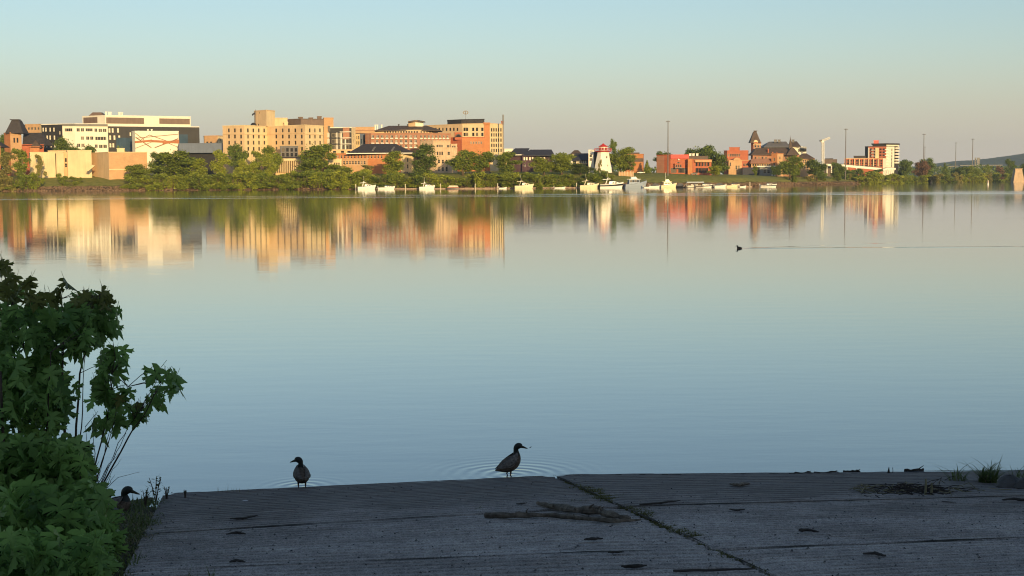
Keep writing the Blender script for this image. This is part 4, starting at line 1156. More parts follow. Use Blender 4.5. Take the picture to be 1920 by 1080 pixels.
def proto(kind, i):
    """unit tree: height 1, crown about 1 wide; returns (trunk mesh, crown builder data)"""
    random.seed(100+i*7+len(kind)*13)
    blobs = []
    tr = MB()
    if kind == 'round':
        tr.tube([(0, 0, 0), (.02, 0, .25), (-.01, .01, .6)], [.035, .028, .012], 6)
        for k in range(5):
            a = k*1.26+i; tr.tube([(0, 0, .22+.05*k), (math.cos(a)*.25, math.sin(a)*.25, .5+.05*k)], [.016, .005], 4)
        for k in range(13):
            a = random.uniform(0, 6.28); r = random.uniform(.12, .36); z = random.uniform(.20, .88)
            r *= math.sin(math.pi*min(1, max(.12, (1.02-z)/.85)))**.7+.15
            blobs.append((math.cos(a)*r, math.sin(a)*r, z, random.uniform(.12, .20), random.uniform(.12, .20), random.uniform(.09, .15)))
        blobs.append((0, 0, .55, .28, .28, .33))
    elif kind == 'tall':
        tr.tube([(0, 0, 0), (.015, .01, .4), (-.01, 0, .85)], [.022, .017, .005], 6)
        for k in range(6):
            a = k*1.7+i; tr.tube([(0, 0, .2+.1*k), (math.cos(a)*.22, math.sin(a)*.22, .38+.1*k)], [.010, .003], 4)
        for k in range(14):
            z = .16 + .78*k/13; r = .30*math.sin(math.pi*(.18+.78*(1-k/13)))*random.uniform(.3, 1.1); a = random.uniform(0, 6.28)
            blobs.append((math.cos(a)*r, math.sin(a)*r, z, random.uniform(.12, .22), random.uniform(.12, .22), random.uniform(.08, .14)))
    elif kind == 'loose':
        tr.tube([(0, 0, 0), (.03, 0, .3), (0, .02, .7)], [.026, .02, .006], 6)
        for k in range(7):
            a = k*.95+i; tr.tube([(0, 0, .15+.06*k), (math.cos(a)*.3, math.sin(a)*.3, .45+.06*k)], [.012, .003], 4)
        for k in range(16):
            a = random.uniform(0, 6.28); r = random.uniform(.05, .42); z = random.uniform(.2, .92)
            r *= 1.1-.6*z
            blobs.append((math.cos(a)*r, math.sin(a)*r, z, random.uniform(.07, .14), random.uniform(.07, .14), random.uniform(.06, .13)))
    elif kind == 'shrub':
        for k in range(6):
            a = k*1.05+i; tr.tube([(math.cos(a)*.05, math.sin(a)*.05, 0), (math.cos(a)*.28, math.sin(a)*.28, .7)], [.02, .005], 4)
        for k in range(11):
            a = random.uniform(0, 6.28); r = random.uniform(.05, .38); z = random.uniform(.06, .84)
            blobs.append((math.cos(a)*r, math.sin(a)*r, z, random.uniform(.12, .22), random.uniform(.12, .22), random.uniform(.10, .19)))
    elif kind == 'conifer':
        tr.tube([(0, 0, 0), (0, 0, .95)], [.03, .004], 6)
        for k in range(12):
            z = .1+.84*k/11; r = .38*(1-z)+.03
            for q in range(3):
                a = random.uniform(0, 6.28); blobs.append((math.cos(a)*r*.55, math.sin(a)*r*.55, z, r*.55+.02, r*.55+.02, .05))
    return tr, blobs

CROWN = {}
def crown(kind, i, leafm, n, size):
    k = (kind, i, leafm)
    if k not in CROWN:
        tr, blobs = proto(kind, i)
        V, Fc = leaf_cloud(blobs, n, size)
        CROWN[k] = (tr.mesh('trunk', M['palebark' if kind in ('tall', 'loose') else 'bark'], True), mesh_np('crown', V, Fc, M[leafm]))
    return CROWN[k]
SPEC = {'round': (7500, .050), 'tall': (6000, .050), 'loose': (3200, .046), 'shrub': (2600, .078), 'conifer': (2600, .062)}
def tree(name, label, kind, px, wpx, ytop, Y, leafm='leaf_olive', group=None, cat='tree', base=None, var=None):
    X = at(px, 330, Y).x
    z0 = (terr(X, Y) if base is None else at(px, base, Y).z) - .25
    h = at(px, ytop, Y).z - z0
    wd = wpx*Y/F
    random.seed(int(px*31+ytop))
    i = random.randrange(3) if var is None else var
    tm, cm = crown(kind, i, leafm, *SPEC[kind])
    root = empty(name, (X, Y, z0), random.uniform(0, 6.28), label, cat, group)
    root.scale = (wd*1.17, wd*1.17, h*0.98)
    link('trunk' if kind != 'shrub' else 'stems', tm, root); link('crown' if kind != 'shrub' else 'foliage', cm, root)
    return root

GT = 'trees on the far bank'
S = lambda px, k: shore(at(px, 340, 770).x) + k
# (label, kind, x, width, top y, distance, foliage)
TREES = [
 ('dark tree left of the turreted villa at the picture edge', 'round', 3, 34, 248, 880, 'leaf_dark'),
 ('wispy brownish willow at the far left waterline', 'loose', 10, 62, 281, 783, 'leaf_brown'),
 ('pale loose willow just right of the leftmost one', 'loose', 42, 60, 276, 785, 'leaf_olive'),
 ('half bare small tree before the left panel of the gallery', 'loose', 75, 28, 288, 800, 'leaf_brown'),
 ('dark round tree before the white half of the office block', 'round', 128, 46, 256, 860, 'leaf_dark'),
 ('low dark tree on the gallery roofline below the white office', 'round', 162, 38, 270, 862, 'leaf_dark'),
 ('tiny round tree below the dark office building', 'round', 228, 16, 270, 858, 'leaf_dark'),
 ('bushy tree hiding the right corner of the square tan block', 'round', 262, 56, 306, 786, 'leaf_olive'),
 ('dark tree between square tan block and mural building', 'round', 297, 40, 283, 800, 'leaf_dark'),
 ('broad olive tree in front of the mural building', 'round', 330, 88, 279, 788, 'leaf_olive'),
 ('slender light tree below the blue-grey hall', 'tall', 373, 42, 298, 784, 'leaf_yellow'),
 ('tall yellow-green tree at the left corner of the cream hotel', 'tall', 413, 46, 283, 783, 'leaf_yellow'),
 ('dark tree rising before the left windows of the cream hotel', 'round', 447, 40, 266, 806, 'leaf_dark'),
 ('thin yellow-green tree in front of the hotel, near the water', 'tall', 452, 38, 300, 781, 'leaf_yellow'),
 ('thin yellow-green tree under the hotel tower near the water', 'tall', 475, 34, 305, 781, 'leaf_yellow'),
 ('brownish loose tree under the hotel tower', 'loose', 484, 42, 281, 800, 'leaf_olive'),
 ('round tree in front of the middle of the hotel', 'round', 511, 38, 271, 808, 'leaf_olive'),
 ('light slender tree left of the colonnade', 'tall', 506, 34, 291, 782, 'leaf_yellow'),
 ('big round dark-green tree before the right hotel wing', 'round', 589, 70, 266, 800, 'leaf_olive'),
 ('bushy tree below the low cream block', 'round', 640, 58, 306, 784, 'leaf_olive'),
 ('loose tree below the left eave of the slate hipped roof', 'loose', 688, 56, 308, 784, 'leaf_brown'),
 ('pointed tree before the right half of the slate hipped roof', 'tall', 737, 54, 285, 790, 'leaf_olive'),
 ('tall dark oval tree left of the sandstone block', 'tall', 795, 62, 272, 792, 'leaf_dark'),
 ('broad tree right of the sandstone block', 'round', 868, 56, 279, 792, 'leaf_olive'),
 ('tree below the orange stair strip of the cream office', 'round', 903, 46, 281, 795, 'leaf_olive'),
 ('tree left of the navy gabled roofs', 'tall', 950, 58, 285, 788, 'leaf_olive'),
 ('leafy tree in front of the navy gabled roofs', 'round', 1020, 44, 293, 786, 'leaf_olive'),
 ('broad leafy tree right of the navy gabled roofs', 'round', 1053, 58, 283, 788, 'leaf_olive'),
 ('dark spreading tree below the dark roofed house', 'round', 1088, 52, 306, 793, 'leaf_dark'),
 ('thin sapling standing in front of the lighthouse', 'loose', 1124, 13, 297, 785, 'leaf_brown'),
 ('feathery tall tree directly behind the lighthouse', 'loose', 1149, 30, 257, 825, 'leaf_dark'),
 ('wide tree right of the lighthouse', 'round', 1164, 50, 274, 815, 'leaf_olive'),
 ('loose tree before the banded brick block', 'loose', 1182, 34, 288, 810, 'leaf_olive'),
 ('narrow conical tree left of the wide red brick hall', 'conifer', 1213, 18, 299, 840, 'leaf_olive'),
 ('dark rounded tree behind the wide red brick hall', 'round', 1249, 42, 281, 930, 'leaf_dark'),
 ('big dark tree behind the right wing of the wide red brick hall', 'round', 1312, 56, 269, 920, 'leaf_dark'),
 ('large dark tree between red brick hall and arched brick hall', 'round', 1343, 54, 277, 900, 'leaf_dark'),
 ('small bright round tree right of the red brick hall', 'round', 1340, 28, 310, 860, 'leaf_yellow'),
 ('narrow bright tree before the orange brick range', 'tall', 1416, 14, 312, 1000, 'leaf_olive'),
 ('blue-dark small tree left of the big tree by the warehouse', 'round', 1457, 24, 307, 1005, 'leaf_dark'),
 ('large green tree before the brick warehouse', 'round', 1481, 46, 290, 1010, 'leaf_olive'),
 ('dark spreading tree right of the brick warehouse', 'round', 1532, 42, 296, 1060, 'leaf_dark'),
 ('small dark tree under the white footbridge', 'round', 1572, 30, 303, 1120, 'leaf_dark'),
 ('dark round tree right of the red apartments', 'round', 1696, 36, 297, 1370, 'leaf_dark'),
 ('reddish domed tree below the two close light masts', 'round', 1728, 34, 300, 1400, 'leaf_red'),
 ('green domed tree behind the reddish one', 'round', 1736, 36, 294, 1430, 'leaf_dark'),
 ('pointed dark tree left of the far bridge deck', 'conifer', 1772, 26, 304, 1460, 'leaf_dark'),
 ('low dark tree below the thin light mast', 'round', 1798, 34, 311, 1470, 'leaf_dark'),
 ('low olive tree at the foot of the rightmost light mast', 'round', 1824, 32, 309, 1490, 'leaf_olive'),
 ('low loose tree right of the rightmost light mast', 'loose', 1850, 34, 307, 1520, 'leaf_olive'),
 ('low brownish tree left of the stone pier', 'loose', 1874, 32, 309, 1540, 'leaf_red'),
 ('dark upright tree just left of the stone pier', 'tall', 1894, 28, 299, 1570, 'leaf_dark'),
 ('dark tree behind the stone pier at the picture edge', 'round', 1922, 34, 304, 1640, 'leaf_dark'),
]
for lab, kind, px, wd, yt, Y, lm in TREES:
    tree({'conifer': 'conifer', 'loose': 'willow'}.get(kind, 'tree'), lab, kind, px, wd, yt, Y, lm, GT)

# shrubs of the hedge-like fringe along the water; where nothing tells them apart they share a label
ORD = ['first', 'second', 'third', 'fourth', 'fifth', 'sixth', 'seventh', 'eighth', 'ninth', 'tenth'] + ['%dth' % q for q in range(11, 21)] + ['21st', '22nd', '23rd'] + ['%dth' % q for q in range(24, 31)] + ['31st', '32nd', '33rd', '34th', '35th']
def fringe(x0, x1, step, ytop, lab, grp, leaves, wd=(26, 42), off=(0.2, 3.5)):
    px = x0; k = 0
    while px < x1:
        random.seed(int(px*17)); o = random.uniform(*off)
        Y = S(px, 0) + o
        for _ in range(3):
            Y = shore(at(px, 340, Y).x) + o
        yt = ytop + random.uniform(-6, 6)
        lm = random.choice(leaves)
        tree('shrub', ORD[k] + ' from the left, ' + lab, 'shrub', px, random.uniform(*wd)*770/Y, yt, Y, lm, grp, 'shrub')
        px += step*random.uniform(.7, 1.3); k += 1
fringe(2, 80, 13, 326, 'brownish shrub at the waterline under the willows', 'shrubs under the far left willows', ['leaf_brown', 'leaf_olive'], (24, 36))
fringe(118, 165, 30, 328, 'low green shrub on the stony bank below the beige gallery', 'shrubs on the stony bank', ['leaf_olive', 'leaf_dark'], (22, 28), (8, 14))
fringe(245, 400, 14, 325, 'waterside shrub below tan block and blue-grey hall', 'shrubs below the blue-grey hall', ['leaf_yellow', 'leaf_olive', 'leaf_olive'], (30, 44))
fringe(400, 545, 14, 321, 'waterside shrub under the cream hotel', 'shrubs under the cream hotel', ['leaf_yellow', 'leaf_olive', 'leaf_olive'], (30, 44))
fringe(545, 690, 13, 318, 'waterside shrub between colonnade and leftmost cruiser', 'shrubs right of the colonnade', ['leaf_olive', 'leaf_yellow'], (34, 48))
fringe(690, 860, 13, 326, 'shrub behind the left half of the floating dock', 'shrubs behind the left dock half', ['leaf_olive', 'leaf_olive', 'leaf_yellow', 'leaf_dark'], (30, 42))
fringe(860, 1010, 13, 326, 'shrub behind the middle of the floating dock', 'shrubs behind the dock middle', ['leaf_olive', 'leaf_olive', 'leaf_yellow'], (30, 42))
fringe(1010, 1115, 13, 327, 'waterside shrub between navy roofs and lighthouse', 'shrubs left of the lighthouse', ['leaf_olive', 'leaf_dark'], (28, 40))
fringe(1112, 1152, 12, 318, 'olive bush at the foot of the lighthouse', 'bushes at the lighthouse foot', ['leaf_olive', 'leaf_dark'], (20, 28), (10, 16))
fringe(1490, 1600, 22, 329, 'scrub on the slope below warehouse and footbridge', 'scrub below the footbridge', ['leaf_brown', 'leaf_olive'], (22, 34), (10, 30))
fringe(1585, 1660, 15, 316, 'dark bush under the footbridge', 'bushes under the footbridge', ['leaf_dark'], (36, 46), (30, 36))
fringe(1620, 1736, 13, 325, 'bright hedge shrub below the red apartments', 'shrubs below the red apartments', ['leaf_yellow', 'leaf_olive'], (40, 56), (2, 10))
fringe(1755, 1900, 13, 326, 'hedge shrub on the right before the hill', 'shrubs at the right', ['leaf_olive', 'leaf_yellow', 'leaf_brown'], (44, 60), (2, 10))

# the far town edge: a wood that reads as one mass
def far_wood():
    bl = []
    for px in np.arange(-60, 2000, 7.5):
        Y = random.uniform(1250, 1500) if px < 1500 else random.uniform(1900, 2400)
        p = at(px, random.uniform(306, 318) if px > 940 else 300, Y); r = random.uniform(5, 9)*(Y/1300)
        z0 = terr(p.x, Y)
        bl.append((p.x, Y, (p.z+z0)/2, r, r, max(2, (p.z-z0)/2)))
    V, Fc = leaf_cloud(bl, 16000, 3.2)
    o = link('distant_wood', mesh_np('distant_wood', V, Fc, M['leaf_dark'])); tag(o, 'distant low band of trees behind the town', 'trees', None, 'stuff')
random.seed(5); far_wood()

# riprap
def stones(name, x0, x1, n, label, tmax=7):
    V = []; Fc = []
    for _ in range(n):
        px = random.uniform(x0, x1); X = at(px, 345, S(px, 0)).x
        for _ in range(2): X = at(px, 345, shore(X)).x
        t = random.uniform(-.5, tmax); Y = shore(X)+t; z = terr(X, Y); r = random.uniform(.25, .75)
        k = len(V); th = random.uniform(0, 3)
        for i in range(4): V.append((X+math.cos(th+i*1.57)*r*random.uniform(.7, 1.3), Y+math.sin(th+i*1.57)*r*random.uniform(.7, 1.3), z-.2+random.uniform(-.1, .1)))
        for i in range(4): V.append((X+math.cos(th+.3+i*1.57)*r*random.uniform(.4, .8), Y+math.sin(th+.3+i*1.57)*r*random.uniform(.4, .8), z+r*random.uniform(.5, .9)))
        Fc += [(k+4, k+5, k+6, k+7)] + [(k+i, k+(i+1) % 4, k+4+(i+1) % 4, k+4+i) for i in range(4)]
    o = link(name, mesh_np(name, V, Fc, M['riprap'])); tag(o, label, 'rocks', None, 'stuff')
M['riprap'] = mat('riprap_rock', (0.17, 0.115, 0.078), .9, .45, .9, spec=.2)
random.seed(9)
stones('riprap', -20, 330, 1500, 'brown riprap rocks along the left far shore')
stones('riprap', 1130, 1640, 2200, 'brown riprap rocks below the grassy slope on the right', 8)
stones('riprap', 330, 1130, 700, 'scattered shore rocks under the waterside shrubs', 3)

# ================================================================== BOATS, DOCK, BUOY
def hull_mesh(Ln, beam, fb, bow, m, stripe=None, flare=1.0):
    """bow toward +x; returns (hull, deck z)"""
    b = MB(); ns = 14; rows = []
    for i in range(ns+1):
        u = i/ns; x = -Ln/2 + Ln*u
        w = beam/2*(1 - max(0, (u-.45)/.55)**2.4)*(.94+.06*min(1, u*4))
        sh = fb + (bow-fb)*max(0, (u-.15)/.85)**1.6
        rk = .10*Ln*max(0, u-.7)/.3
        xk = x - rk*.9
        rows.append([(xk, 0, -.35+.25*max(0, (u-.7)/.3)), (x-rk*.7, w*.72*flare, -.05), (x-rk*.35, w*.92, sh*.45), (x, w, sh*.80), (x, w*1.02, sh), (x, w*.9, sh+.03), (x, 0, sh+.10)])
    for i in range(ns):
        for s in (1, -1):
            for k in range(6):
                a, c, d, e = rows[i][k], rows[i+1][k], rows[i+1][k+1], rows[i][k+1]
                q = [(p[0], p[1]*s, p[2]) for p in (a, c, d, e)]
                if s < 0: q = q[::-1]
                b.quad(*q, m=(1 if (k == 2 and stripe) else 0))
    tr = rows[0]
    b.poly([(p[0], p[1], p[2]) for p in tr] + [(p[0], -p[1], p[2]) for p in tr[-2:0:-1]], 0)
    return b

def boat(name, label, px, wpx, Y, kind, hull='whitegel', dirn=1, stripe=None, yaw=0.0, top='whitegel'):
    Ln = wpx*Y/F*1.04; bm = min(3.6, Ln*.34)
    c = at(px, 350, Y)
    root = empty(name, (c.x, Y, 0), (0 if dirn > 0 else math.pi)+yaw, label, 'boat', 'boats moored along the far shore')
    root.scale = (1, 1, 1.45)
    fb, bw = {'cruiser': (1.0, 1.55), 'trawler': (1.0, 1.9), 'runabout': (.75, 1.15), 'dinghy': (.4, .55), 'pontoon': (.55, .6), 'covered': (.7, 1.0)}[kind]
    k = Ln/9.0
    if kind in ('cruiser', 'trawler'): fb *= max(.8, k); bw *= max(.8, k)
    if kind == 'pontoon':
        for s in (-1, 1):
            b = MB(); b.tube([(-Ln/2, s*bm*.38, .1), (Ln*.40, s*bm*.38, .1), (Ln*.5, s*bm*.38, .3)], [.33, .33, .08], 8); b.build('float', M['steel'], root, True)
        b = MB(); b.box(-Ln*.48, Ln*.46, -bm*.48, bm*.48, .42, .75); b.build('deck', M['redhull'], root)
        b = MB(); b.hexa([(-Ln*.4, -bm*.45, .75), (Ln*.42, -bm*.45, .75), (Ln*.42, bm*.45, .75), (-Ln*.4, bm*.45, .75)], [(-Ln*.34, -bm*.3, 1.35), (Ln*.34, -bm*.3, 1.3), (Ln*.34, bm*.3, 1.3), (-Ln*.34, bm*.3, 1.35)]); b.build('canvas_cover', M[top], root)
        return root
    mats = [M[hull], M[stripe or hull]]
    h = hull_mesh(Ln, bm, fb, bw, hull, stripe).build('hull', mats, root, False)
    b = MB()
    for s in (-1, 1):
        b.tube([(-Ln*.5, s*bm*.49, fb+.02), (-Ln*.1, s*bm*.51, fb+.05), (Ln*.2, s*bm*.46, fb+(bw-fb)*.5)], .06, 4)
    b.build('rub_rail', M['chrome'], h)
    zd = fb+.05
    if kind == 'cruiser' or kind == 'runabout':
        hh = (.75 if kind == 'cruiser' else .5)*max(.8, k)
        b = MB(); cb = bm*.40
        b.hexa([(-Ln*.12, -cb, zd), (Ln*.34, -cb*.55, zd+(bw-fb)*.6), (Ln*.34, cb*.55, zd+(bw-fb)*.6), (-Ln*.12, cb, zd)], [(-Ln*.10, -cb*.85, zd+hh), (Ln*.16, -cb*.55, zd+hh*.98), (Ln*.16, cb*.55, zd+hh*.98), (-Ln*.10, cb*.85, zd+hh)])
        cab = b.build('cabin', M[hull], root)
        b = MB(); z1 = zd+hh
        b.hexa([(-Ln*.06, -cb*.86, z1-.02), (Ln*.13, -cb*.5, z1-.02), (Ln*.15, cb*.5, z1-.02), (-Ln*.06, cb*.86, z1-.02)], [(-Ln*.12, -cb*.8, z1+hh*.7), (Ln*.02, -cb*.45, z1+hh*.62), (Ln*.02, cb*.45, z1+hh*.62), (-Ln*.12, cb*.8, z1+hh*.7)])
        b.build('windscreen', M['blueglass' if kind == 'runabout' else 'glass'], cab)
        for s in (-1, 1):
            for q in (0, 1):
                b = MB(); x0 = Ln*(.02+.12*q); y = s*(cb*(.93-.17*q)); b.box(x0, x0+Ln*.07, y-.08, y+.08, zd+hh*.35, zd+hh*.62); b.build('port_window', M['glass'], cab)
        if kind == 'cruiser':
            b = MB(); az = z1+hh*1.15
            for s in (-1, 1): b.tube([(-Ln*.26, s*bm*.46, zd), (-Ln*.20, s*bm*.44, az*.8), (-Ln*.16, s*bm*.36, az+.2)], .13, 6)
            b.tube([(-Ln*.16, -bm*.36, az+.2), (-Ln*.16, bm*.36, az+.2)], .13, 6); b.build('radar_arch', M[hull], root)
            b = MB(); b.hexa([(-Ln*.40, -cb, z1+hh*.55), (-Ln*.04, -cb*.9, z1+hh*.78), (-Ln*.04, cb*.9, z1+hh*.78), (-Ln*.40, cb, z1+hh*.55)], [(-Ln*.38, -cb*.9, z1+hh*.75), (-Ln*.08, -cb*.8, z1+hh*1.0), (-Ln*.08, cb*.8, z1+hh*1.0), (-Ln*.38, cb*.9, z1+hh*.75)]); b.build('canopy', M[top], root)
            b = MB(); b.tube([(-Ln*.16, bm*.2, az+.2), (-Ln*.20, bm*.2, az+2.2)], .045, 4); b.build('antenna', M['trim'], root)
    elif kind == 'trawler':
        hh = 1.25*max(.8, k); cb = bm*.40
        b = MB(); b.hexa([(-Ln*.34, -cb, zd), (Ln*.20, -cb*.8, zd), (Ln*.20, cb*.8, zd), (-Ln*.34, cb, zd)], [(-Ln*.32, -cb*.92, zd+hh), (Ln*.13, -cb*.75, zd+hh), (Ln*.13, cb*.75, zd+hh), (-Ln*.32, cb*.92, zd+hh)]); cab = b.build('cabin', M[hull], root)
        for s in (-1, 1):
            for q in range(4):
                x0 = -Ln*.29+q*Ln*.105; b = MB(); y = s*cb*(.97-.03*q); b.box(x0, x0+Ln*.08, y-.09, y+.09, zd+hh*.45, zd+hh*.82); b.build('window', M['glass'], cab)
        for q in (-1, 0, 1):
            b = MB(); b.box(Ln*.145, Ln*.185, q*cb*.5-cb*.2, q*cb*.5+cb*.2, zd+hh*.5, zd+hh*.85); b.build('windscreen', M['glass'], cab)
        b = MB(); b.hexa([(-Ln*.42, -cb, zd+hh), (Ln*.20, -cb*.85, zd+hh), (Ln*.20, cb*.85, zd+hh), (-Ln*.42, cb, zd+hh)], [(-Ln*.42, -cb, zd+hh+.15), (Ln*.19, -cb*.85, zd+hh+.15), (Ln*.19, cb*.85, zd+hh+.15), (-Ln*.42, cb, zd+hh+.15)]); b.build('cabin_roof', M[top], root)
        b = MB(); b.hexa([(-Ln*.22, -cb*.7, zd+hh+.15), (Ln*.06, -cb*.6, zd+hh+.15), (Ln*.06, cb*.6, zd+hh+.15), (-Ln*.22, cb*.7, zd+hh+.15)], [(-Ln*.22, -cb*.6, zd+hh+.85), (-Ln*.02, -cb*.5, zd+hh+1.0), (-Ln*.02, cb*.5, zd+hh+1.0), (-Ln*.22, cb*.6, zd+hh+.85)]); b.build('flybridge', M[top], root)
        b = MB(); b.tube([(-Ln*.2, 0, zd+hh+.8), (-Ln*.22, 0, zd+hh+3.6)], .07, 5); b.build('mast', M['trim'], root)
    elif kind == 'covered':
        b = MB(); b.hexa([(-Ln*.46, -bm*.45, zd), (Ln*.30, -bm*.38, zd+.1), (Ln*.30, bm*.38, zd+.1), (-Ln*.46, bm*.45, zd)], [(-Ln*.20, -bm*.1, zd+.95), (Ln*.10, -bm*.1, zd+.8), (Ln*.10, bm*.1, zd+.8), (-Ln*.20, bm*.1, zd+.95)]); b.build('canvas_cover', M[top], root)
    elif kind == 'dinghy':
        b = MB(); b.box(-Ln*.1, Ln*.02, -bm*.4, bm*.4, fb, fb+.12); b.build('thwart', M['dockwood'], root)
    if kind in ('runabout', 'covered', 'dinghy'):
        b = MB(); b.hexa([(-Ln*.5-.45, -.22, .25), (-Ln*.5-.02, -.22, .25), (-Ln*.5-.02, .22, .25), (-Ln*.5-.45, .22, .25)], [(-Ln*.5-.55, -.25, fb+.55), (-Ln*.5-.02, -.2, fb+.6), (-Ln*.5-.02, .2, fb+.6), (-Ln*.5-.55, .25, fb+.55)]); b.build('outboard_motor', M['outboard'], root)
    if kind in ('cruiser', 'trawler', 'runabout'):
        b = MB()
        for s in (-1, 1):
            pts = [(Ln*.05, s*bm*.44, zd+(bw-fb)*.2+.55), (Ln*.28, s*bm*.36, zd+(bw-fb)*.55+.6), (Ln*.47, s*bm*.05, bw+.62)]
            b.tube(pts, .04, 4)
            for q, p in enumerate(pts): b.tube([p, (p[0], p[1], p[2]-.6)], .035, 4)
        b.build('bow_rail', M['chrome'], root)
    return root
YB = 742
boat('motor_cruiser', 'white cruiser with twin antennas, leftmost of the moored boats', 688, 32, YB, 'cruiser')
boat('runabout', 'white sporty boat second from the left, beside the leftmost cruiser', 725, 30, YB-2, 'runabout')
boat('cabin_boat', 'small white hardtop boat alone at the dock left of its middle', 801, 28, YB, 'cruiser')
boat('pontoon_boat', 'low red-brown pontoon boat with pale cover', 850, 22, YB, 'pontoon', top='canvas')
boat('dinghy', 'tiny low dinghy tied up between two dock posts', 943, 14, YB, 'dinghy')
boat('motor_cruiser', 'cream cruiser with tall pale canvas cover, alone below the navy roofs', 983, 34, YB-2, 'cruiser', 'creamgel', top='creamgel')
boat('small_boat', 'small flat white boat midway between cream cruiser and lighthouse', 1050, 20, YB, 'dinghy')
boat('motor_cruiser', 'cream express cruiser just left of the lighthouse', 1105, 34, YB, 'cruiser', 'creamgel', top='canvas')
boat('sport_cruiser', 'white sport cruiser with black lower hull below the lighthouse', 1147, 42, YB-3, 'cruiser', 'whitegel', stripe='blackgel')
boat('cabin_cruiser', 'large cabin cruiser with blue-grey stern, biggest of the moored boats', 1192, 42, YB, 'trawler', 'bluegel', yaw=.25, top='whitegel')
boat('covered_boat', 'boat under a dark grey cover left of the yellow-cream cabin boat', 1231, 22, YB, 'covered', 'whitegel', top='greycanvas')
boat('cabin_boat', 'boxy yellow-cream cabin boat with a mast', 1254, 28, YB-2, 'trawler', 'creamgel', top='creamgel')
boat('runabout', 'white runabout with black stripe, left of a tight trio', 1320, 30, YB+2, 'runabout', stripe='blackgel')
boat('covered_boat', 'white boat under grey cover, middle of the tight trio', 1351, 22, YB+2, 'covered', top='greycanvas')
boat('runabout', 'small cream runabout, right of the tight trio', 1374, 24, YB+2, 'runabout', 'creamgel')
boat('runabout', 'white runabout moored alone, rightmost of the boats', 1441, 30, YB, 'runabout', stripe='blackgel')

boat('dinghy', 'little white tender between the large cabin cruiser and the covered boat', 1214, 12, YB-3, 'dinghy')
boat('covered_boat', 'low dark covered boat just right of the yellow-cream cabin boat', 1277, 18, YB+3, 'covered', 'blackgel', top='greycanvas')
boat('dinghy', 'little white tender right of the tight trio', 1393, 11, YB, 'dinghy')
boat('runabout', 'small white runabout hidden half behind the boat lift', 1298, 20, YB+4, 'runabout')
# dock
DY = 748
xa, xb = at(668, 350, DY).x, at(1410, 350, DY).x
root = empty('floating_dock', ((xa+xb)/2, DY, 0), 0, 'long low floating dock of reddish wood behind the boats', 'dock')
nsec = 22; sl = (xb-xa)/nsec
sec = MB(); sec.box(-sl/2+.08, sl/2-.08, -1.1, 1.1, .12, .62)
secm = sec.mesh('dock_section', M['dockwood'])
fl_ = MB()
for q in (-.35, 0, .35): fl_.tube([(sl*q, -.8, .1), (sl*q, .8, .1)], .35, 8)
flm = fl_.mesh('float', M['outboard'])
for i in range(nsec):
    so = link('dock_section', secm, root, (xa + sl*(i+.5) - (xa+xb)/2, random.uniform(-.05, .05), random.uniform(-.03, .03)))
    link('float', flm, so)
for px, lab in ((667, 'pale mooring post left of the leftmost cruiser'), (760, 'pale mooring post right of the second boat'), (826, 'pale mooring post right of the small hardtop boat'), (891, 'pale mooring post right of the pontoon boat'), (933, 'pale mooring post left of the tiny dinghy'), (1081, 'pale mooring post left of the cream express cruiser'), (1287, 'pale mooring post left of the boat lift'), (1406, 'pale mooring post between tight trio and rightmost boat')):
    p = at(px, 350, DY-1.4)
    r_ = empty('mooring_post', (p.x, DY-1.4, -1), 0, lab, 'post', 'pale mooring posts along the floating dock')
    b = MB(); b.tube([(0, 0, 0), (0, 0, 3.6)], .24, 8); b.build('pile', M['canvas'], r_); b = MB(); b.tube([(0, 0, 3.6), (0, 0, 4.0)], [.28, .04], 8); b.build('cap', M['trim'], r_)
# boat lift frame
p = at(1303, 350, YB); root = empty('boat_lift', (p.x, YB, 0), 0, 'grey steel boat lift frame left of the tight trio of boats', 'boat lift')
for x in (-4.2, 4.2):
    for y in (-1.6, 1.6):
        b = MB(); b.tube([(x, y, -1), (x, y, 3.2)], .12, 6); b.build('upright', M['steel'], root)
b = MB(); b.box(-4.6, 4.6, -1.8, 1.8, 2.6, 3.2); b.build('cover', M['bluegel'], root)
b = MB()
for y in (-1.6, 1.6): b.tube([(-4.2, y, .4), (4.2, y, .4)], .1, 5); b.tube([(-6.2, y, .5), (-4.2, y, 3.0)], .12, 5)
b.build('brace', M['dockwood'], root)
p = onz(1852.5, 346.3); root = empty('buoy', (p.x, p.y, 0), 0, 'small white marker buoy floating near the right shore', 'buoy')
b = MB(); b.tube([(0, 0, -.3), (0, 0, .5), (0, 0, 1.0), (0, 0, 2.6), (0, 0, 2.9)], [.55, .6, .38, .3, .1], 10); b.build('float', M['trim'], root, True)
b = MB(); b.tube([(0, 0, 1.6), (0, 0, 2.0)], .36, 10); b.build('band', M['redpaint'], root)

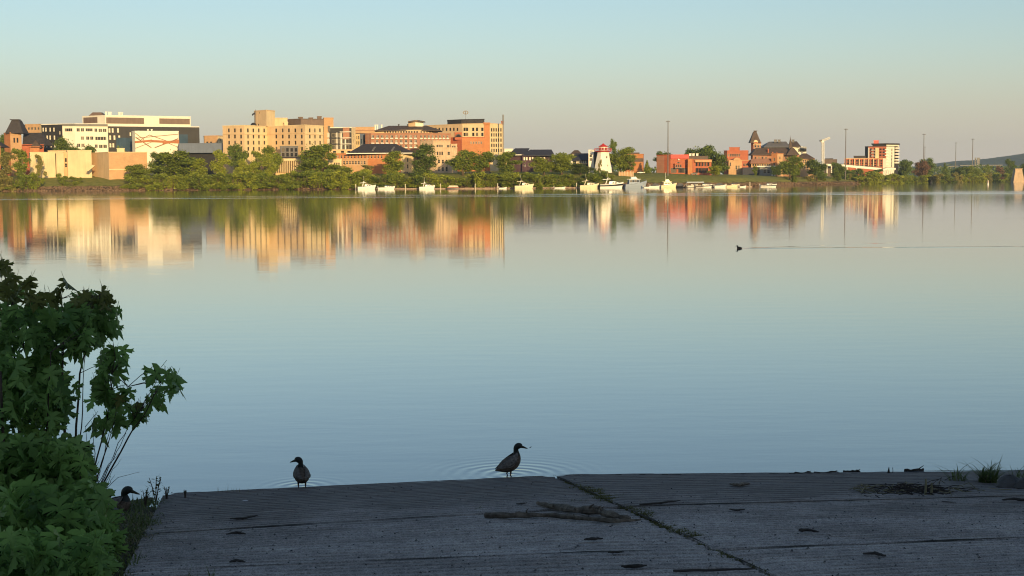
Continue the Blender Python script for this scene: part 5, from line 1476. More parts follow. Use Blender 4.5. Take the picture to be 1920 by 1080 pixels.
# parked cars glimpsed between the trees
def car(label, px, Y, m, dirn):
    p = at(px, 330, Y); root = empty('parked_car', (p.x, Y, terr(p.x, Y)), 0 if dirn > 0 else math.pi, label, 'car', 'cars parked along the riverside road')
    root.rotation_euler[2] += random.uniform(-.2, .2)
    b = MB(); pr = [(-2.2, .35), (-2.25, .8), (-2.0, .95), (1.0, .95), (2.1, .8), (2.2, .4)]
    n = len(pr)
    for s in (-.88, .88): b.poly([(x, s, z) for x, z in (pr if s < 0 else pr[::-1])])
    for i in range(n): a, c = pr[i], pr[(i+1) % n]; b.quad((a[0], -.88, a[1]), (a[0], .88, a[1]), (c[0], .88, c[1]), (c[0], -.88, c[1]))
    b.build('body', M[m], root)
    b = MB(); b.hexa([(-1.7, -.8, .95), (1.0, -.8, .95), (1.0, .8, .95), (-1.7, .8, .95)], [(-1.2, -.62, 1.5), (.3, -.62, 1.5), (.3, .62, 1.5), (-1.2, .62, 1.5)]); g = b.build('cabin', M['glass'], root)
    b = MB(); b.box(-1.2, .3, -.6, .6, 1.5, 1.55); b.build('roof', M[m], g)
    for x in (-1.35, 1.35):
        for s in (-1, 1):
            b = MB(); b.tube([(x, s*.72, .33), (x, s*.9, .33)], .33, 12); b.build('wheel', M['blackgel'], root)
car('dark car parked left of the sandstone block under the oval tree', 763, 806, 'blackgel', 1)
car('white car parked under the broad tree right of the sandstone block', 877, 806, 'whitegel', 1)
car('dark car parked beside the trees left of the navy roofs', 914, 806, 'blackgel', -1)
car('white car parked on the bank left of the wide red brick hall', 1202, 826, 'whitegel', 1)
car('dark car parked before the wide red brick hall entrance', 1301, 850, 'blackgel', -1)

# dark culvert on the right
p = at(1745, 340, S(1745, 0)); Yc = shore(p.x)
for _ in range(4): p = at(1745, 340, Yc); Yc = shore(p.x)
root = empty('culvert', (p.x, Yc, -.5), 0, 'dark square culvert mouth in the right shore hedge', 'culvert')
wd = 8*Yc/F; zt = at(1745, 330.5, Yc).z
b = MB(); b.box(-wd, -wd+.8, -2, 8, 0, zt); b.build('side_wall', M['charcoal'], root); b = MB(); b.box(wd-.8, wd, -2, 8, 0, zt); b.build('side_wall', M['charcoal'], root)
b = MB(); b.box(-wd, wd, -2, 8, zt, zt+1.0); b.build('lintel', M['charcoal'], root); b = MB(); b.box(-wd+.8, wd-.8, 7, 8, 0, zt); b.build('gate', M['navyroof'], root)

# ================================================================== NEAR BANK: SHRUB, DUCKS, DRIFTWOOD, GRASS
M['maple'] = leafmat('maple_leaf', (0.045, 0.115, 0.038), (0.26, 0.42, 0.11), 0.45, .3, .45)
M['maple_young'] = leafmat('young_maple_leaf', (0.12, 0.13, 0.035), (0.19, 0.20, 0.05), 0.35, .3, .45)
M['twig'] = mat('maple_twig', (0.075, 0.055, 0.042), .8, .3, 6)
M['blade'] = leafmat('grass_blade', (0.05, 0.078, 0.025), (0.15, 0.18, 0.06), .3, .2, .6)
M['dryblade'] = leafmat('dry_grass_blade', (0.14, 0.125, 0.07), (0.30, 0.27, 0.17), .2, .15, .8)
M['moss'] = leafmat('moss_tuft', (0.07, 0.072, 0.03), (0.16, 0.155, 0.06), .2, .1, .9)
M['drift'] = mat('driftwood', (0.15, 0.125, 0.10), .85, .55, 16, .006, 60, spec=.2)
M['debris'] = mat('dark_litter', (0.045, 0.038, 0.034), .9, .4, 8, spec=.2)
M['pale'] = mat('pale_scrap', (0.50, 0.49, 0.50), .7, .15, 8)
M['grey_rock'] = mat('grey_rock', (0.10, 0.095, 0.095), .9, .35, 3, .02, 12, spec=.2)

# maple leaf: five deep toothed lobes, blade hanging from its stalk, tip toward -z
LEAF = [(0, 0), (.07, .06), (.22, .10), (.38, .02), (.30, -.03), (.22, -.10), (.10, -.17), (.27, -.19), (.40, -.22), (.58, -.20), (.50, -.30), (.56, -.42), (.42, -.38), (.40, -.50), (.28, -.42), (.09, -.34),
        (.11, -.48), (.22, -.56), (.17, -.63), (.22, -.74), (.11, -.76), (.09, -.86), (0, -1.05)]
LEAF = LEAF + [(-x, z) for x, z in LEAF[-2:0:-1]]
def leaf_template(curl, fold):
    V = [(0, 0, -.30)]; 
    for x, z in LEAF:
        V.append((x, -abs(x)*fold + curl*(z+.3)**2, z))
    n = len(LEAF)
    Fc = [(0, 1+i, 1+(i+1) % n) for i in range(n)]
    return np.array(V), Fc
LT = [leaf_template(c, f) for c, f in ((.10, .45), (-.18, .25), (.30, .75), (.12, .6))]
leaf_meshes = []
for k, (V, Fc) in enumerate(LT):
    for mm in ('maple', 'maple_young'):
        b = MB(); b.raw([tuple(v) for v in V], Fc); b.tube([(0, 0, 0), (0, .05, .22), (0, .12, .42)], [.012, .010, .008], 4)
        leaf_meshes.append(b.mesh('leaf', M[mm], True))

def gz(X, Y):
    return zr(max(-9, X), Y) + .01

def maple():
    base = ramp_pt(105, 1050); base = Vector((base.x-.25, 12.6, 0)); base.z = gz(base.x, base.y)
    root = empty('maple_shrub', base, 0, 'dark green maple sapling thicket at the left edge of the ramp', 'shrub')
    L = lambda p: Vector(p)-base
    random.seed(21)
    # stems: photo polylines with a distance
    stems = [
     ([(120, 1060), (105, 900), (60, 700), (5, 505)], 12.5, .022), ([(125, 1060), (120, 850), (118, 700), (116, 560)], 12.7, .020),
     ([(130, 1060), (138, 900), (150, 700), (185, 565)], 12.9, .018), ([(60, 1070), (40, 850), (30, 700), (20, 560)], 12.2, .022),
     ([(20, 1080), (10, 900), (0, 700), (-10, 600)], 12.0, .02), ([(140, 1060), (165, 930), (200, 790), (216, 670)], 13.2, .013),
     ([(145, 1060), (170, 930), (212, 800), (240, 725)], 13.3, .010), ([(150, 1060), (185, 925), (240, 820), (275, 770), (297, 720)], 13.4, .012),
     ([(150, 1060), (180, 930), (222, 830), (262, 770)], 13.5, .008), ([(135, 1060), (140, 930), (152, 800), (158, 680)], 13.0, .012),
     ([(80, 1070), (90, 900), (88, 780), (95, 660)], 12.4, .016), ([(150, 1050), (175, 925), (205, 870), (228, 846)], 13.4, .006),
     ([(150, 1050), (178, 935), (212, 880), (228, 860)], 13.4, .005), ([(150, 1050), (182, 932), (222, 895), (262, 885)], 13.5, .005),
     ([(150, 1050), (176, 925), (190, 880), (197, 840)], 13.4, .005), ([(148, 1050), (168, 920), (182, 870), (186, 865)], 13.3, .005),
     ([(150, 1050), (172, 925), (196, 850), (208, 800)], 13.4, .009), ([(150, 1050), (170, 930), (178, 850), (172, 790)], 13.35, .008), ([(150, 1050), (178, 930), (214, 858), (236, 812)], 13.45, .008), ([(150, 1050), (165, 930), (168, 860), (160, 800)], 13.3, .008), ([(150, 1050), (184, 935), (206, 905), (216, 890)], 13.45, .005),
     ([(60, 1090), (40, 1020), (20, 950), (0, 870)], 11.6, .014), ([(110, 1085), (130, 1000), (150, 930), (150, 870)], 11.8, .012), ([(140, 1090), (170, 1030), (200, 990), (205, 960)], 11.8, .01),
    ]
    pts_all = []
    for pl, Y, r in stems:
        P = []
        for i, (x, y) in enumerate(pl): P.append(at(x, y, Y + random.uniform(-.15, .15)*i))
        # smooth
        Q = []
        for i in range(len(P)-1):
            for q in range(4): Q.append(P[i].lerp(P[i+1], q/4) + Vector((random.uniform(-1, 1), random.uniform(-1, 1), 0))*.008)
        Q.append(P[-1]); n = len(Q)
        b = MB(); b.tube([L(p) for p in Q], [r*(1-.75*i/(n-1)) for i in range(n)], 6); b.build('stem', M['twig'], root, True)
        pts_all += Q[4:]
    ells = [(38, 640, 78, 105, 330, 12.5), (115, 615, 62, 52, 150, 12.7), (192, 598, 34, 42, 62, 12.9), (172, 575, 40, 20, 34, 12.9), (6, 505, 9, 16, 7, 12.5), (22, 545, 12, 22, 12, 12.5), (116, 556, 11, 20, 7, 12.7), (68, 566, 16, 12, 8, 12.6), (25, 770, 95, 95, 330, 12.3), (88, 740, 52, 75, 170, 12.7),
            (152, 640, 40, 30, 30, 12.9), (218, 690, 30, 30, 22, 13.2), (195, 735, 22, 16, 14, 13.2), (202, 780, 38, 38, 23, 13.3), (228, 745, 12, 18, 5, 13.3), (303, 722, 36, 24, 17, 13.4), (282, 757, 22, 10, 6, 13.4), (262, 782, 22, 15, 9, 13.4), (312, 745, 8, 12, 2, 13.4),
            (55, 900, 112, 75, 300, 12.0), (128, 905, 44, 70, 110, 12.4), (60, 1000, 130, 75, 270, 11.0), (165, 975, 42, 60, 100, 11.5), (185, 1020, 34, 40, 60, 11.0), (0, 700, 60, 200, 120, 12.0), (70, 1060, 130, 55, 150, 9.2), (165, 1055, 40, 45, 70, 9.6)]
    tw = MB(); cand = []
    for cx, cy, rx, ry, n, Y in ells:
        for _ in range(int(n*(.52 if n > 60 and cy < 840 else .9))):
            a = random.uniform(0, 6.283); rr = random.random()**.55
            x = cx + math.cos(a)*rx*rr; y = cy + math.sin(a)*ry*rr
            d = random.uniform(-.45, .45)*min(1, rx/60)
            p = at(x, y, Y+d)
            s = random.uniform(.09, .20)*Y/12.5*(1.5 if cy > 840 else 1.12)
            cand.append((p, s, d, x, y))
    # the leaves nearest the viewer and on the outline become parts of their own
    cand.sort(key=lambda c: (c[2] - (0.6 if c[3] > 175 or c[4] < 580 else 0)) if c[3] > -5 else 9)
    V = []; Fc = []; MI = []
    for i, (p, s, d, x, y) in enumerate(cand):
        yaw = random.uniform(0, 6.283)
        pit = random.uniform(-.1, .65); rl = random.gauss(0, .32)
        R_ = Matrix.Rotation(yaw, 4, 'Z') @ Matrix.Rotation(rl, 4, 'Y') @ Matrix.Rotation(pit, 4, 'X')
        top = p + Vector((0, 0, s*.45))
        young = y < 580 or (random.random() < .04)
        k = random.randrange(4)*2 + (1 if young else 0)
        if young and y < 580: s *= .8
        if i < 300:
            o = link('leaf', leaf_meshes[k], root, L(top)); o.rotation_euler = R_.to_euler(); o.scale = (s, s, s)
        else:
            T = np.array(R_)[:3, :3]; W, ff = LT[k//2]
            q = W @ T.T * s + np.array(L(top)); n0 = len(V); V += q.tolist(); Fc += [tuple(j+n0 for j in f) for f in ff]
        # a twig to the nearest stem for outer leaves
        if x > 150 and random.random() < .5:
            c = min(pts_all, key=lambda q: (q-p).length)
            if (c-p).length < .5: tw.tube([L(c), L((c+top)/2+Vector((0, 0, .03))), L(top + Vector((0, 0, s*.3)))], [.004, .003, .002], 4)
    fo = link('foliage', mesh_np('foliage', V, Fc, M['maple'], True), root); tag(fo, kind='stuff')
    tag(tw.build('twigs', M['twig'], root), kind='stuff')
maple()

def blades(b, c, n, h, spread, lean=.5, w=.008, zf=None):
    for _ in range(n):
        a = random.uniform(0, 6.28); r = spread*math.sqrt(random.random()); x, y = c[0]+math.cos(a)*r, c[1]+math.sin(a)*r
        z = zf(x, y) if zf else c[2]
        hh = h*random.uniform(.45, 1.1); la = random.uniform(0, 6.28); ll = lean*hh*random.uniform(.2, 1.2)
        ca, sa = math.cos(la), math.sin(la); droop = min(1.2, lean)*random.uniform(.1, .8)
        prev = None
        for k in range(5):
            f = k/4; ww = w*(1-f**1.5)+.0004
            p = (x+ca*ll*f**1.4, y+sa*ll*f**1.4, z-.01+hh*(f - droop*f**3*.75))
            q = ((p[0]-sa*-ww, p[1]+ca*-ww, p[2]), (p[0]-sa*ww, p[1]+ca*ww, p[2]))
            if prev: b.quad(prev[0], prev[1], q[1], q[0])
            prev = q

def weeds():
    random.seed(31)
    e0 = ramp_pt(300, 932); e1 = ramp_pt(222, 1085)
    b = MB()
    for _ in range(150):
        f = random.random()**.8; p = e0.lerp(e1, f); off = random.uniform(-1.0, .06)
        c = (p.x+off, p.y+random.uniform(-.1, .1)); blades(b, (*c, 0), random.randint(10, 24), random.uniform(.05, .15), .14, 1.0, .006, lambda x, y: gz(x, y)-.03)
    o = b.build('weeds', M['blade']); tag(o, 'low green weeds and grass along the left edge of the ramp', 'weeds', None, 'stuff')
    b = MB()
    for _ in range(70):
        f = random.uniform(.25, .8); p = e0.lerp(e1, f); c = (p.x+random.uniform(-.5, .05), p.y)
        blades(b, (*c, 0), 12, .06, .14, 1.4, .005, lambda x, y: gz(x, y)-.02)
    o = b.build('dry_grass', M['dryblade']); tag(o, 'pale dry grass matted along the left ramp edge', 'grass', None, 'stuff')
    # leafy upright weeds by the water
    for lab, px, py, h in (('upright leafy weed at the top left corner of the ramp', 292, 938, .33), ('smaller leafy weed left of the upright one, under the bill of the leftmost duck', 272, 945, .22), ('drooping little weed right of the upright one on the ramp corner', 312, 934, .16), ('sprig lying on the wet ramp edge', 347, 932, .09)):
        c = ramp_pt(px, py); root = empty('weed_plant', c, 0, lab, 'weed')
        b = MB(); lv = MB()
        for k in range(5):
            a = random.uniform(0, 6.28); ln = random.uniform(.05, .35); tip = Vector((math.cos(a)*ln*h, math.sin(a)*ln*h, h*random.uniform(.6, 1)))
            b.tube([(0, 0, -.05), tip*.5+Vector((0, 0, .02)), tip], [.006, .005, .003], 4)
            for q in range(7):
                u = .2+.8*q/6; pp = tip*u; aa = random.uniform(0, 6.28); s = h*.17
                d = Vector((math.cos(aa), math.sin(aa), .5))*s; sd = Vector((-math.sin(aa), math.cos(aa), 0))*s*.28
                lv.quad(pp, pp+d*.5+sd, pp+d, pp+d*.5-sd)
        b.build('stalk', M['twig'], root); lv.build('leaves', M['blade'], root)
    b = MB()
    for _ in range(26):
        p = ramp_pt(random.uniform(405, 460), 923); blades(b, (p.x, p.y+.05, -.03), 1, random.uniform(.08, .17), .05, .12, .006)
    tag(b.build('reeds', M['dryblade']), 'thin sparse reed stems poking out of the water beside the ramp', 'reeds', None, 'stuff')
    b = MB()
    for px in (356, 362, 395, 398):
        p = ramp_pt(px, 1088); blades(b, (p.x, p.y, p.z), 4, .16, .03, .5, .004)
    tag(b.build('grass', M['blade']), 'few grass blades at the bottom edge of the ramp', 'grass', None, 'stuff')
weeds()

def moss():
    random.seed(41); b = MB()
    def line(p0, p1, dens, sz, wd):
        n = int((p1-p0).length*dens*.95)
        for _ in range(n):
            f = random.random()
            if (math.sin(f*37)+math.sin(f*17+1)) < -.2: continue
            p = p0.lerp(p1, f) + Vector((random.gauss(0, wd), random.gauss(0, wd), 0)); p.z = zr(p.x, p.y)
            blades(b, (p.x, p.y, p.z-.012), 7, sz*random.uniform(.4, 1.0), .03, 1.4, .005)
    line(ramp_pt(1095, 912), ramp_pt(1150, 937), 260, .055, .07)
    line(ramp_pt(1060, 900), ramp_pt(1300, 1008), 70, .04, .035); line(ramp_pt(1180, 950), ramp_pt(1225, 965), 170, .05, .04); line(ramp_pt(1280, 990), ramp_pt(1310, 1004), 190, .045, .04)
    line(ramp_pt(1310, 1015), ramp_pt(1460, 1080), 40, .03, .025); line(ramp_pt(1085, 938), ramp_pt(1105, 941), 220, .05, .05); line(ramp_pt(1180, 950), ramp_pt(1640, 937), 22, .03, .05)
    line(ramp_pt(860, 955), ramp_pt(900, 953), 90, .04, .05); line(ramp_pt(300, 1000), ramp_pt(430, 992), 60, .03, .06); line(ramp_pt(430, 1000), ramp_pt(455, 1000), 120, .035, .05)
    line(ramp_pt(340, 1010), ramp_pt(356, 1008), 120, .04, .04)
    tag(b.build('moss', M['moss']), 'green moss tufts growing in the joints of the ramp', 'moss', None, 'stuff')
moss()

# ---- driftwood and litter
def stick(name, label, pts, rad, m='drift', cat='driftwood', group=None, knots=3, lift=None):
    random.seed(len(label)*7+int(pts[0][0]))
    W = []
    for i, (x, y) in enumerate(pts):
        p = ramp_pt(x, y); p.z += rad[i]*.75 + .012 + (lift[i] if lift else 0); W.append(p)
    c = W[0].copy()
    root = empty(name, c, 0, label, cat, group)
    Q = []; R_ = []
    for i in range(len(W)-1):
        for q in range(5):
            f = q/5; p = W[i].lerp(W[i+1], f) - c; j = rad[i]*.16
            Q.append(p + Vector((random.uniform(-j, j), random.uniform(-j, j), random.uniform(-j, j)))); R_.append((rad[i]*(1-f)+rad[i+1]*f)*(1+.09*math.sin((i*5+q)*.9+i)+random.uniform(-.05, .05)))
    Q.append(W[-1]-c); R_.append(rad[-1])
    b = MB(); b.tube(Q, R_, 9)
    ri_ = [random.uniform(-.16, .16) for _ in range(9)]
    for vi in range(len(b.v)):
        ce = Q[min(vi//9, len(Q)-1)]; q = Vector(b.v[vi]); b.v[vi] = tuple(ce + (q-ce)*(1+ri_[(vi+vi//45) % 9]))
    b.v = [(x+random.uniform(-1, 1)*.07*max(rad), y+random.uniform(-1, 1)*.10*max(rad), z+random.uniform(-1, 1)*.14*max(rad)) for x, y, z in b.v]
    tk = b.build('trunk', M[m], root, False)
    if m == 'debris': root.scale = (1, 1, .55)
    for k in range(knots):
        i = random.randrange(2, len(Q)-2); d = Vector((random.uniform(-.4, .4), random.uniform(-1, 0), random.uniform(.2, .8))).normalized()
        b = MB(); b.tube([Q[i], Q[i]+d*R_[i]*1.8, Q[i]+d*R_[i]*2.6+Vector((R_[i]*.6, 0, 0))], [R_[i]*.42, R_[i]*.24, R_[i]*.12], 6); b.build('knot', M[m], root, True)
    return root
stick('driftwood_branch', 'thick driftwood branch lying on top, ending in a broken knot', [(1008, 947), (1040, 957), (1080, 964), (1120, 966), (1150, 973), (1182, 975)], [.016, .030, .034, .040, .030, .012], knots=6)
stick('driftwood_branch', 'long thin driftwood branch lying in front of the thicker one', [(910, 971), (960, 973), (1030, 971), (1090, 977), (1150, 982), (1202, 978)], [.026, .030, .024, .016, .022, .008], knots=5)
stick('driftwood_moss_piece', 'short driftwood stub right of the central joint', [(1369, 911), (1385, 914), (1404, 910)], [.012, .022, .013], knots=1)
stick('driftwood_moss_piece', 'small dark stub in the lower left ramp joint', [(1140, 1040), (1155, 1040), (1170, 1039)], [.008, .014, .006], 'debris', knots=0)  # dark moss lump in the joint, shaped like a stub
stick('driftwood_stick', 'long dark stick at the bottom edge of the ramp', [(1262, 1076), (1340, 1075), (1415, 1072)], [.014, .016, .010], 'debris', knots=0)
stick('driftwood_stick', 'dark curved bark strip on the right slab', [(1618, 1043), (1640, 1043), (1660, 1046)], [.010, .022, .012], 'debris', knots=0)
stick('driftwood_stick', 'thin dark stick at the right picture edge', [(1880, 941), (1900, 940), (1925, 942)], [.012, .022, .02], 'debris', knots=0)
stick('driftwood_stick', 'thin dark stick below the reed heap on the right', [(1766, 943), (1780, 944), (1792, 944)], [.006, .009, .005], 'debris', knots=0)
stick('driftwood_stick', 'dark bark scrap below the driftwood branches', [(1095, 1016), (1110, 1016), (1130, 1014)], [.010, .024, .008], 'debris', knots=0)
stick('driftwood_stick', 'flat dark scrap left of the bottom edge stick', [(1165, 1067), (1190, 1068), (1212, 1065)], [.012, .026, .008], 'debris', knots=0)
stick('driftwood_stick', 'dark scrap between the two slabs right of the joint', [(1368, 958), (1382, 960), (1396, 958)], [.008, .018, .008], 'debris', knots=0)
stick('driftwood_stick', 'dark twig clump low on the right slab', [(1500, 1001), (1512, 1000), (1536, 1002)], [.026, .022, .006], 'debris', knots=2)
stick('driftwood_stick', 'dark bark flake on the left slab below the small white scraps', [(424, 1005), (445, 1003), (460, 1004)], [.006, .022, .008], 'debris', knots=1)
stick('driftwood_stick', 'dark bark flake near the bottom of the left slab', [(430, 1058), (443, 1056), (460, 1057)], [.006, .024, .006], 'debris', knots=0)
stick('driftwood_stick', 'dark sodden twig heap above the white scraps on the left slab', [(432, 976), (455, 976), (482, 971)], [.010, .020, .010], 'debris', knots=3)
stick('driftwood_stick', 'dark driftwood lying in the joint right of the moss', [(1200, 950), (1240, 948), (1275, 944)], [.012, .02, .008], 'debris', knots=1)
stick('driftwood_stick', 'dark scrap behind the driftwood branches', [(968, 948), (978, 948), (988, 946)], [.008, .016, .006], 'debris', knots=1)
# sticks afloat at the water edge
for i, (x0, x1, y, lab) in enumerate(((1480, 1522, 889, 'dark stick afloat at the ramp edge, leftmost of three'), (1528, 1572, 888, 'dark stick afloat at the ramp edge, middle of three'), (1582, 1612, 886, 'dark stick afloat at the ramp edge, rightmost of three'), (1697, 1732, 883, 'tangled dark branch floating beyond the ramp edge'))):
    a = onz(x0, y); c = onz(x1, y-1); root = empty('floating_stick', a, 0, lab, 'stick')
    b = MB(); d = c-a; n = 7
    b.tube([d*(k/n)+Vector((0, random.uniform(-.03, .03), random.uniform(0, .015))) for k in range(n+1)], [random.uniform(.008, .022) for _ in range(n+1)], 6); b.build('wood', M['debris'], root, True)
    b = MB(); b.tube([d*.6, d*.8+Vector((.05, .02, .06 if i == 3 else .03))], [.01, .004], 5); b.build('twig', M['debris'], root)
b = MB()
for _ in range(260):
    px = random.uniform(1080, 1760); p = onz(px, 894.5-(px-1100)*.006+random.uniform(-2, 1)); r = random.uniform(.01, .035)
    b.hexa([(p.x-r*2, p.y-r, -.01), (p.x+r*2, p.y-r, -.01), (p.x+r*2, p.y+r, -.01), (p.x-r*2, p.y+r, -.01)], [(p.x-r, p.y-r*.5, r*.6), (p.x+r, p.y-r*.5, r*.6), (p.x+r, p.y+r*.5, r*.6), (p.x-r, p.y+r*.5, r*.6)])
tag(b.build('floating_litter', M['debris']), 'dark floating litter strung along the right water edge', 'litter', None, 'stuff')
# reed stubs standing up
for x, y, h, lab in ((1735, 927, .17, 'left of two pale upright reed stubs in the litter heap'), (1746, 928, .13, 'right of two pale upright reed stubs in the litter heap')):
    p = ramp_pt(x, y); root = empty('reed_stub', p, 0, lab, 'reed'); b = MB(); b.tube([(0, 0, -.02), (.005, 0, h*.6), (.002, 0, h)], [.014, .012, .010], 7); b.build('stem', M['dryblade'], root)
p = onz(1666, 890); root = empty('water_weed', (p.x, p.y, -.02), 0, 'dark spiky weed standing in the water off the right slab', 'weed')
b = MB(); b.tube([(0, 0, 0), (0, 0, .05), (.004, 0, .12)], [.02, .016, .003], 7); b.build('spike', M['debris'], root)
b = MB(); b.tube([(.05, 0, 0), (.055, 0, .07), (.05, 0, .11)], .004, 4); b.build('stem', M['debris'], root)
# reed litter heap
random.seed(52); b = MB()
for _ in range(150):
    px = random.gauss(1695, 44); py = 921 + random.gauss(0, 4) - (px-1690)*.02; p = ramp_pt(px, py); ln = random.uniform(.05, .28); a = random.gauss(0, .5); 
    hgt = max(0, (.035)*math.exp(-((px-1672)/22)**2)+.025*math.exp(-((px-1720)/40)**2))*random.random()
    d = Vector((math.cos(a)*ln, math.sin(a)*ln, random.gauss(0, .04))); b.tube([p+Vector((0, 0, hgt+.01)), p+d*.5+Vector((0, 0, hgt+.02)), p+d+Vector((0, 0, hgt*.4+.008))], random.uniform(.0025, .005), 4)
tag(b.build('reed_litter', [M['debris']]), 'dark heap of dead reeds stranded on the right slab', 'litter', None, 'stuff')
b = MB(); random.seed(53)
for _ in range(60):
    px = random.choice([random.gauss(1670, 16), random.gauss(1770, 28), random.gauss(1612, 14)]); p = ramp_pt(px, 921+random.gauss(0, 4)); ln = random.uniform(.08, .25); a = random.gauss(0, .8)
    b.tube([p+Vector((0, 0, .03)), p+Vector((math.cos(a)*ln*.5, math.sin(a)*ln*.5, random.random()*.07)), p+Vector((math.cos(a)*ln, math.sin(a)*ln, .02))], .004, 4)
tag(b.build('reed_litter', M['dryblade']), 'paler bent reed stems on the stranded reed heap', 'litter', None, 'stuff')
# grass tufts at the right
def tuft(label, px, py, n, h, sp, lean=.8, w=.010):
    p = ramp_pt(px, py); random.seed(int(px)); root = empty('grass_tuft', p, 0, label, 'grass', 'grass tufts by the water')
    b = MB(); blades(b, (0, 0, 0), n, h, sp, lean, w); b.build('blades', M['blade'], root); b = MB(); blades(b, (0, 0, 0), n//4, h*.7, sp, 1.2, w*.7); b.build('dry_blades', M['dryblade'], root)
tuft('largest grass tuft at the water edge on the right', 1852, 904, 110, .30, .10, 1.1, .009)
tuft('small drooping grass tuft left of the largest one', 1797, 900, 26, .24, .12, 1.7, .006)
tuft('thin grass tuft at the right picture edge', 1912, 908, 24, .36, .08, .8, .006)
tuft('short grass tuft between rock and largest grass tuft', 1878, 908, 24, .12, .10, 1.2, .007)
def rock(label, px, py, sx, sy, sz, m='grey_rock', seed=0, name='rock'):
    random.seed(seed); p = ramp_pt(px, py); root = empty(name, p, random.uniform(0, 3), label, 'rock')
    V = []; Fc = []; n = 9; rows = 5
    for j in range(rows+1):
        ph = math.pi/2*j/rows
        for i in range(n):
            th = 2*math.pi*i/n; k = random.uniform(.84, 1.12)
            V.append((math.cos(th)*math.cos(ph)*sx*k, math.sin(th)*math.cos(ph)*sy*k, math.sin(ph)*sz*random.uniform(.9, 1.05)-.02))
    for j in range(rows):
        for i in range(n): Fc.append((j*n+i, j*n+(i+1) % n, (j+1)*n+(i+1) % n, (j+1)*n+i))
    link('stone', mesh_np('stone', V, Fc, M[m]), root)
rock('grey boulder beside the grass at the right picture edge', 1893, 912, .20, .16, .15, seed=3)
rock('second grey boulder cut by the right picture edge', 1926, 914, .2, .18, .13, seed=4)
rock('pale grey stone under the shrub behind the leftmost duck', 172, 985, .24, .2, .12, seed=5)
rock('flat grey stone beside the dry grass under the shrub', 205, 962, .18, .15, .08, seed=6)
# pale scraps
sc_ = [(458, 938, .075, .03, .02, 'white curved shell-like scrap near the top of the left slab'), (453, 977, .02, .015, .012, 'small white scrap in the dark twig heap'), (604, 1010, .018, .015, .012, 'tiny white pebble on the left slab, right one of two'), (544, 1014, .018, .012, .008, 'tiny pale pebble on the left slab, left one of two'), (414, 935, .014, .01, .01, 'tiny pale pebble left of the white shell-like scrap'),
       (1649, 899, .06, .02, .012, 'flat white scrap above the reed heap'), (1087, 1014, .012, .01, .03, 'tiny white shard left of the dark bark scrap'), (1758, 931, .012, .012, .012, 'tiny white pebble below the reed stubs'), (1696, 925, .06, .02, .015, 'crumpled pale scrap at the foot of the reed heap'), (1223, 899, .014, .012, .02, 'tiny pale shard at the water edge right of the central joint'), (1918, 918, .03, .02, .02, 'pale pebble at the right picture edge by the boulder'), (927, 916, .016, .01, .008, 'tiny pale pebble below the central duck'), (1364, 933, .01, .01, .008, 'tiny pale pebble above the right joint'), (1565, 986, .06, .006, .006, 'thin pale straw on the right slab')]
for i, (x, y, sx, sy, sz, lab) in enumerate(sc_): rock(lab, x, y, sx, sy, sz, 'pale', 60+i, 'pale_scrap')
random.seed(77); b = MB()
for _ in range(900):
    p = ramp_pt(random.uniform(240, 1960), random.uniform(898, 1085)**1); r = random.uniform(.004, .016); p.z += .004
    q = [Vector((random.uniform(-1, 1), random.uniform(-1, 1), 0)).normalized()*r for _ in range(3)]
    b.tri(p+q[0], p+q[1], p+Vector((0, 0, r*.9))); b.tri(p+q[1], p+q[2], p+Vector((0, 0, r*.9))); b.tri(p+q[2], p+q[0], p+Vector((0, 0, r*.9)))
tag(b.build('grit', M['grey_rock']), 'loose grit and crumbs scattered over the ramp', 'grit', None, 'stuff')

# ---- ducks
M['duck_brown'] = mat('duck_brown_feathers', (0.12, 0.088, 0.066), .75, .7, 34, .004, 120, spec=.2)
M['duck_grey'] = mat('duck_grey_wing', (0.15, 0.13, 0.115), .75, .65, 38, .004, 120, spec=.2)
M['duck_head'] = mat('duck_dark_head', (0.018, 0.022, 0.018), .5, .3, 30, spec=.3)
M['duck_bill'] = mat('duck_bill', (0.035, 0.035, 0.018), .5, .15, 20)
M['duck_leg'] = mat('duck_leg', (0.10, 0.045, 0.018), .6, .15, 20)
M['duck_eye'] = mat('duck_eye', (0.008, 0.007, 0.006), .1, .1, 20)
M['duck_white'] = mat('duck_pale_feathers', (0.26, 0.23, 0.21), .7, .2, 30)
def loft(sp, n=14):
    """sp: (x, y, z, half width, half height, yaw) rings along the spine"""
    V = []; Fc = []
    P = [Vector(s[:3]) for s in sp]
    for i, s in enumerate(sp):
        t = (P[min(i+1, len(P)-1)]-P[max(i-1, 0)]).normalized()
        lat_ = Vector((-math.sin(s[5]), math.cos(s[5]), 0)); lat_ = (lat_ - t*lat_.dot(t)).normalized(); up = t.cross(lat_)
        for k in range(n):
            a = 2*math.pi*k/n; V.append(tuple(P[i] + lat_*math.cos(a)*s[3] + up*math.sin(a)*s[4]))
    for i in range(len(sp)-1):
        for k in range(n): Fc.append((i*n+k, i*n+(k+1) % n, (i+1)*n+(k+1) % n, (i+1)*n+k))
    Fc.append(tuple(range(n))[::-1]); Fc.append(tuple((len(sp)-1)*n+k for k in range(n)))
    return V, Fc
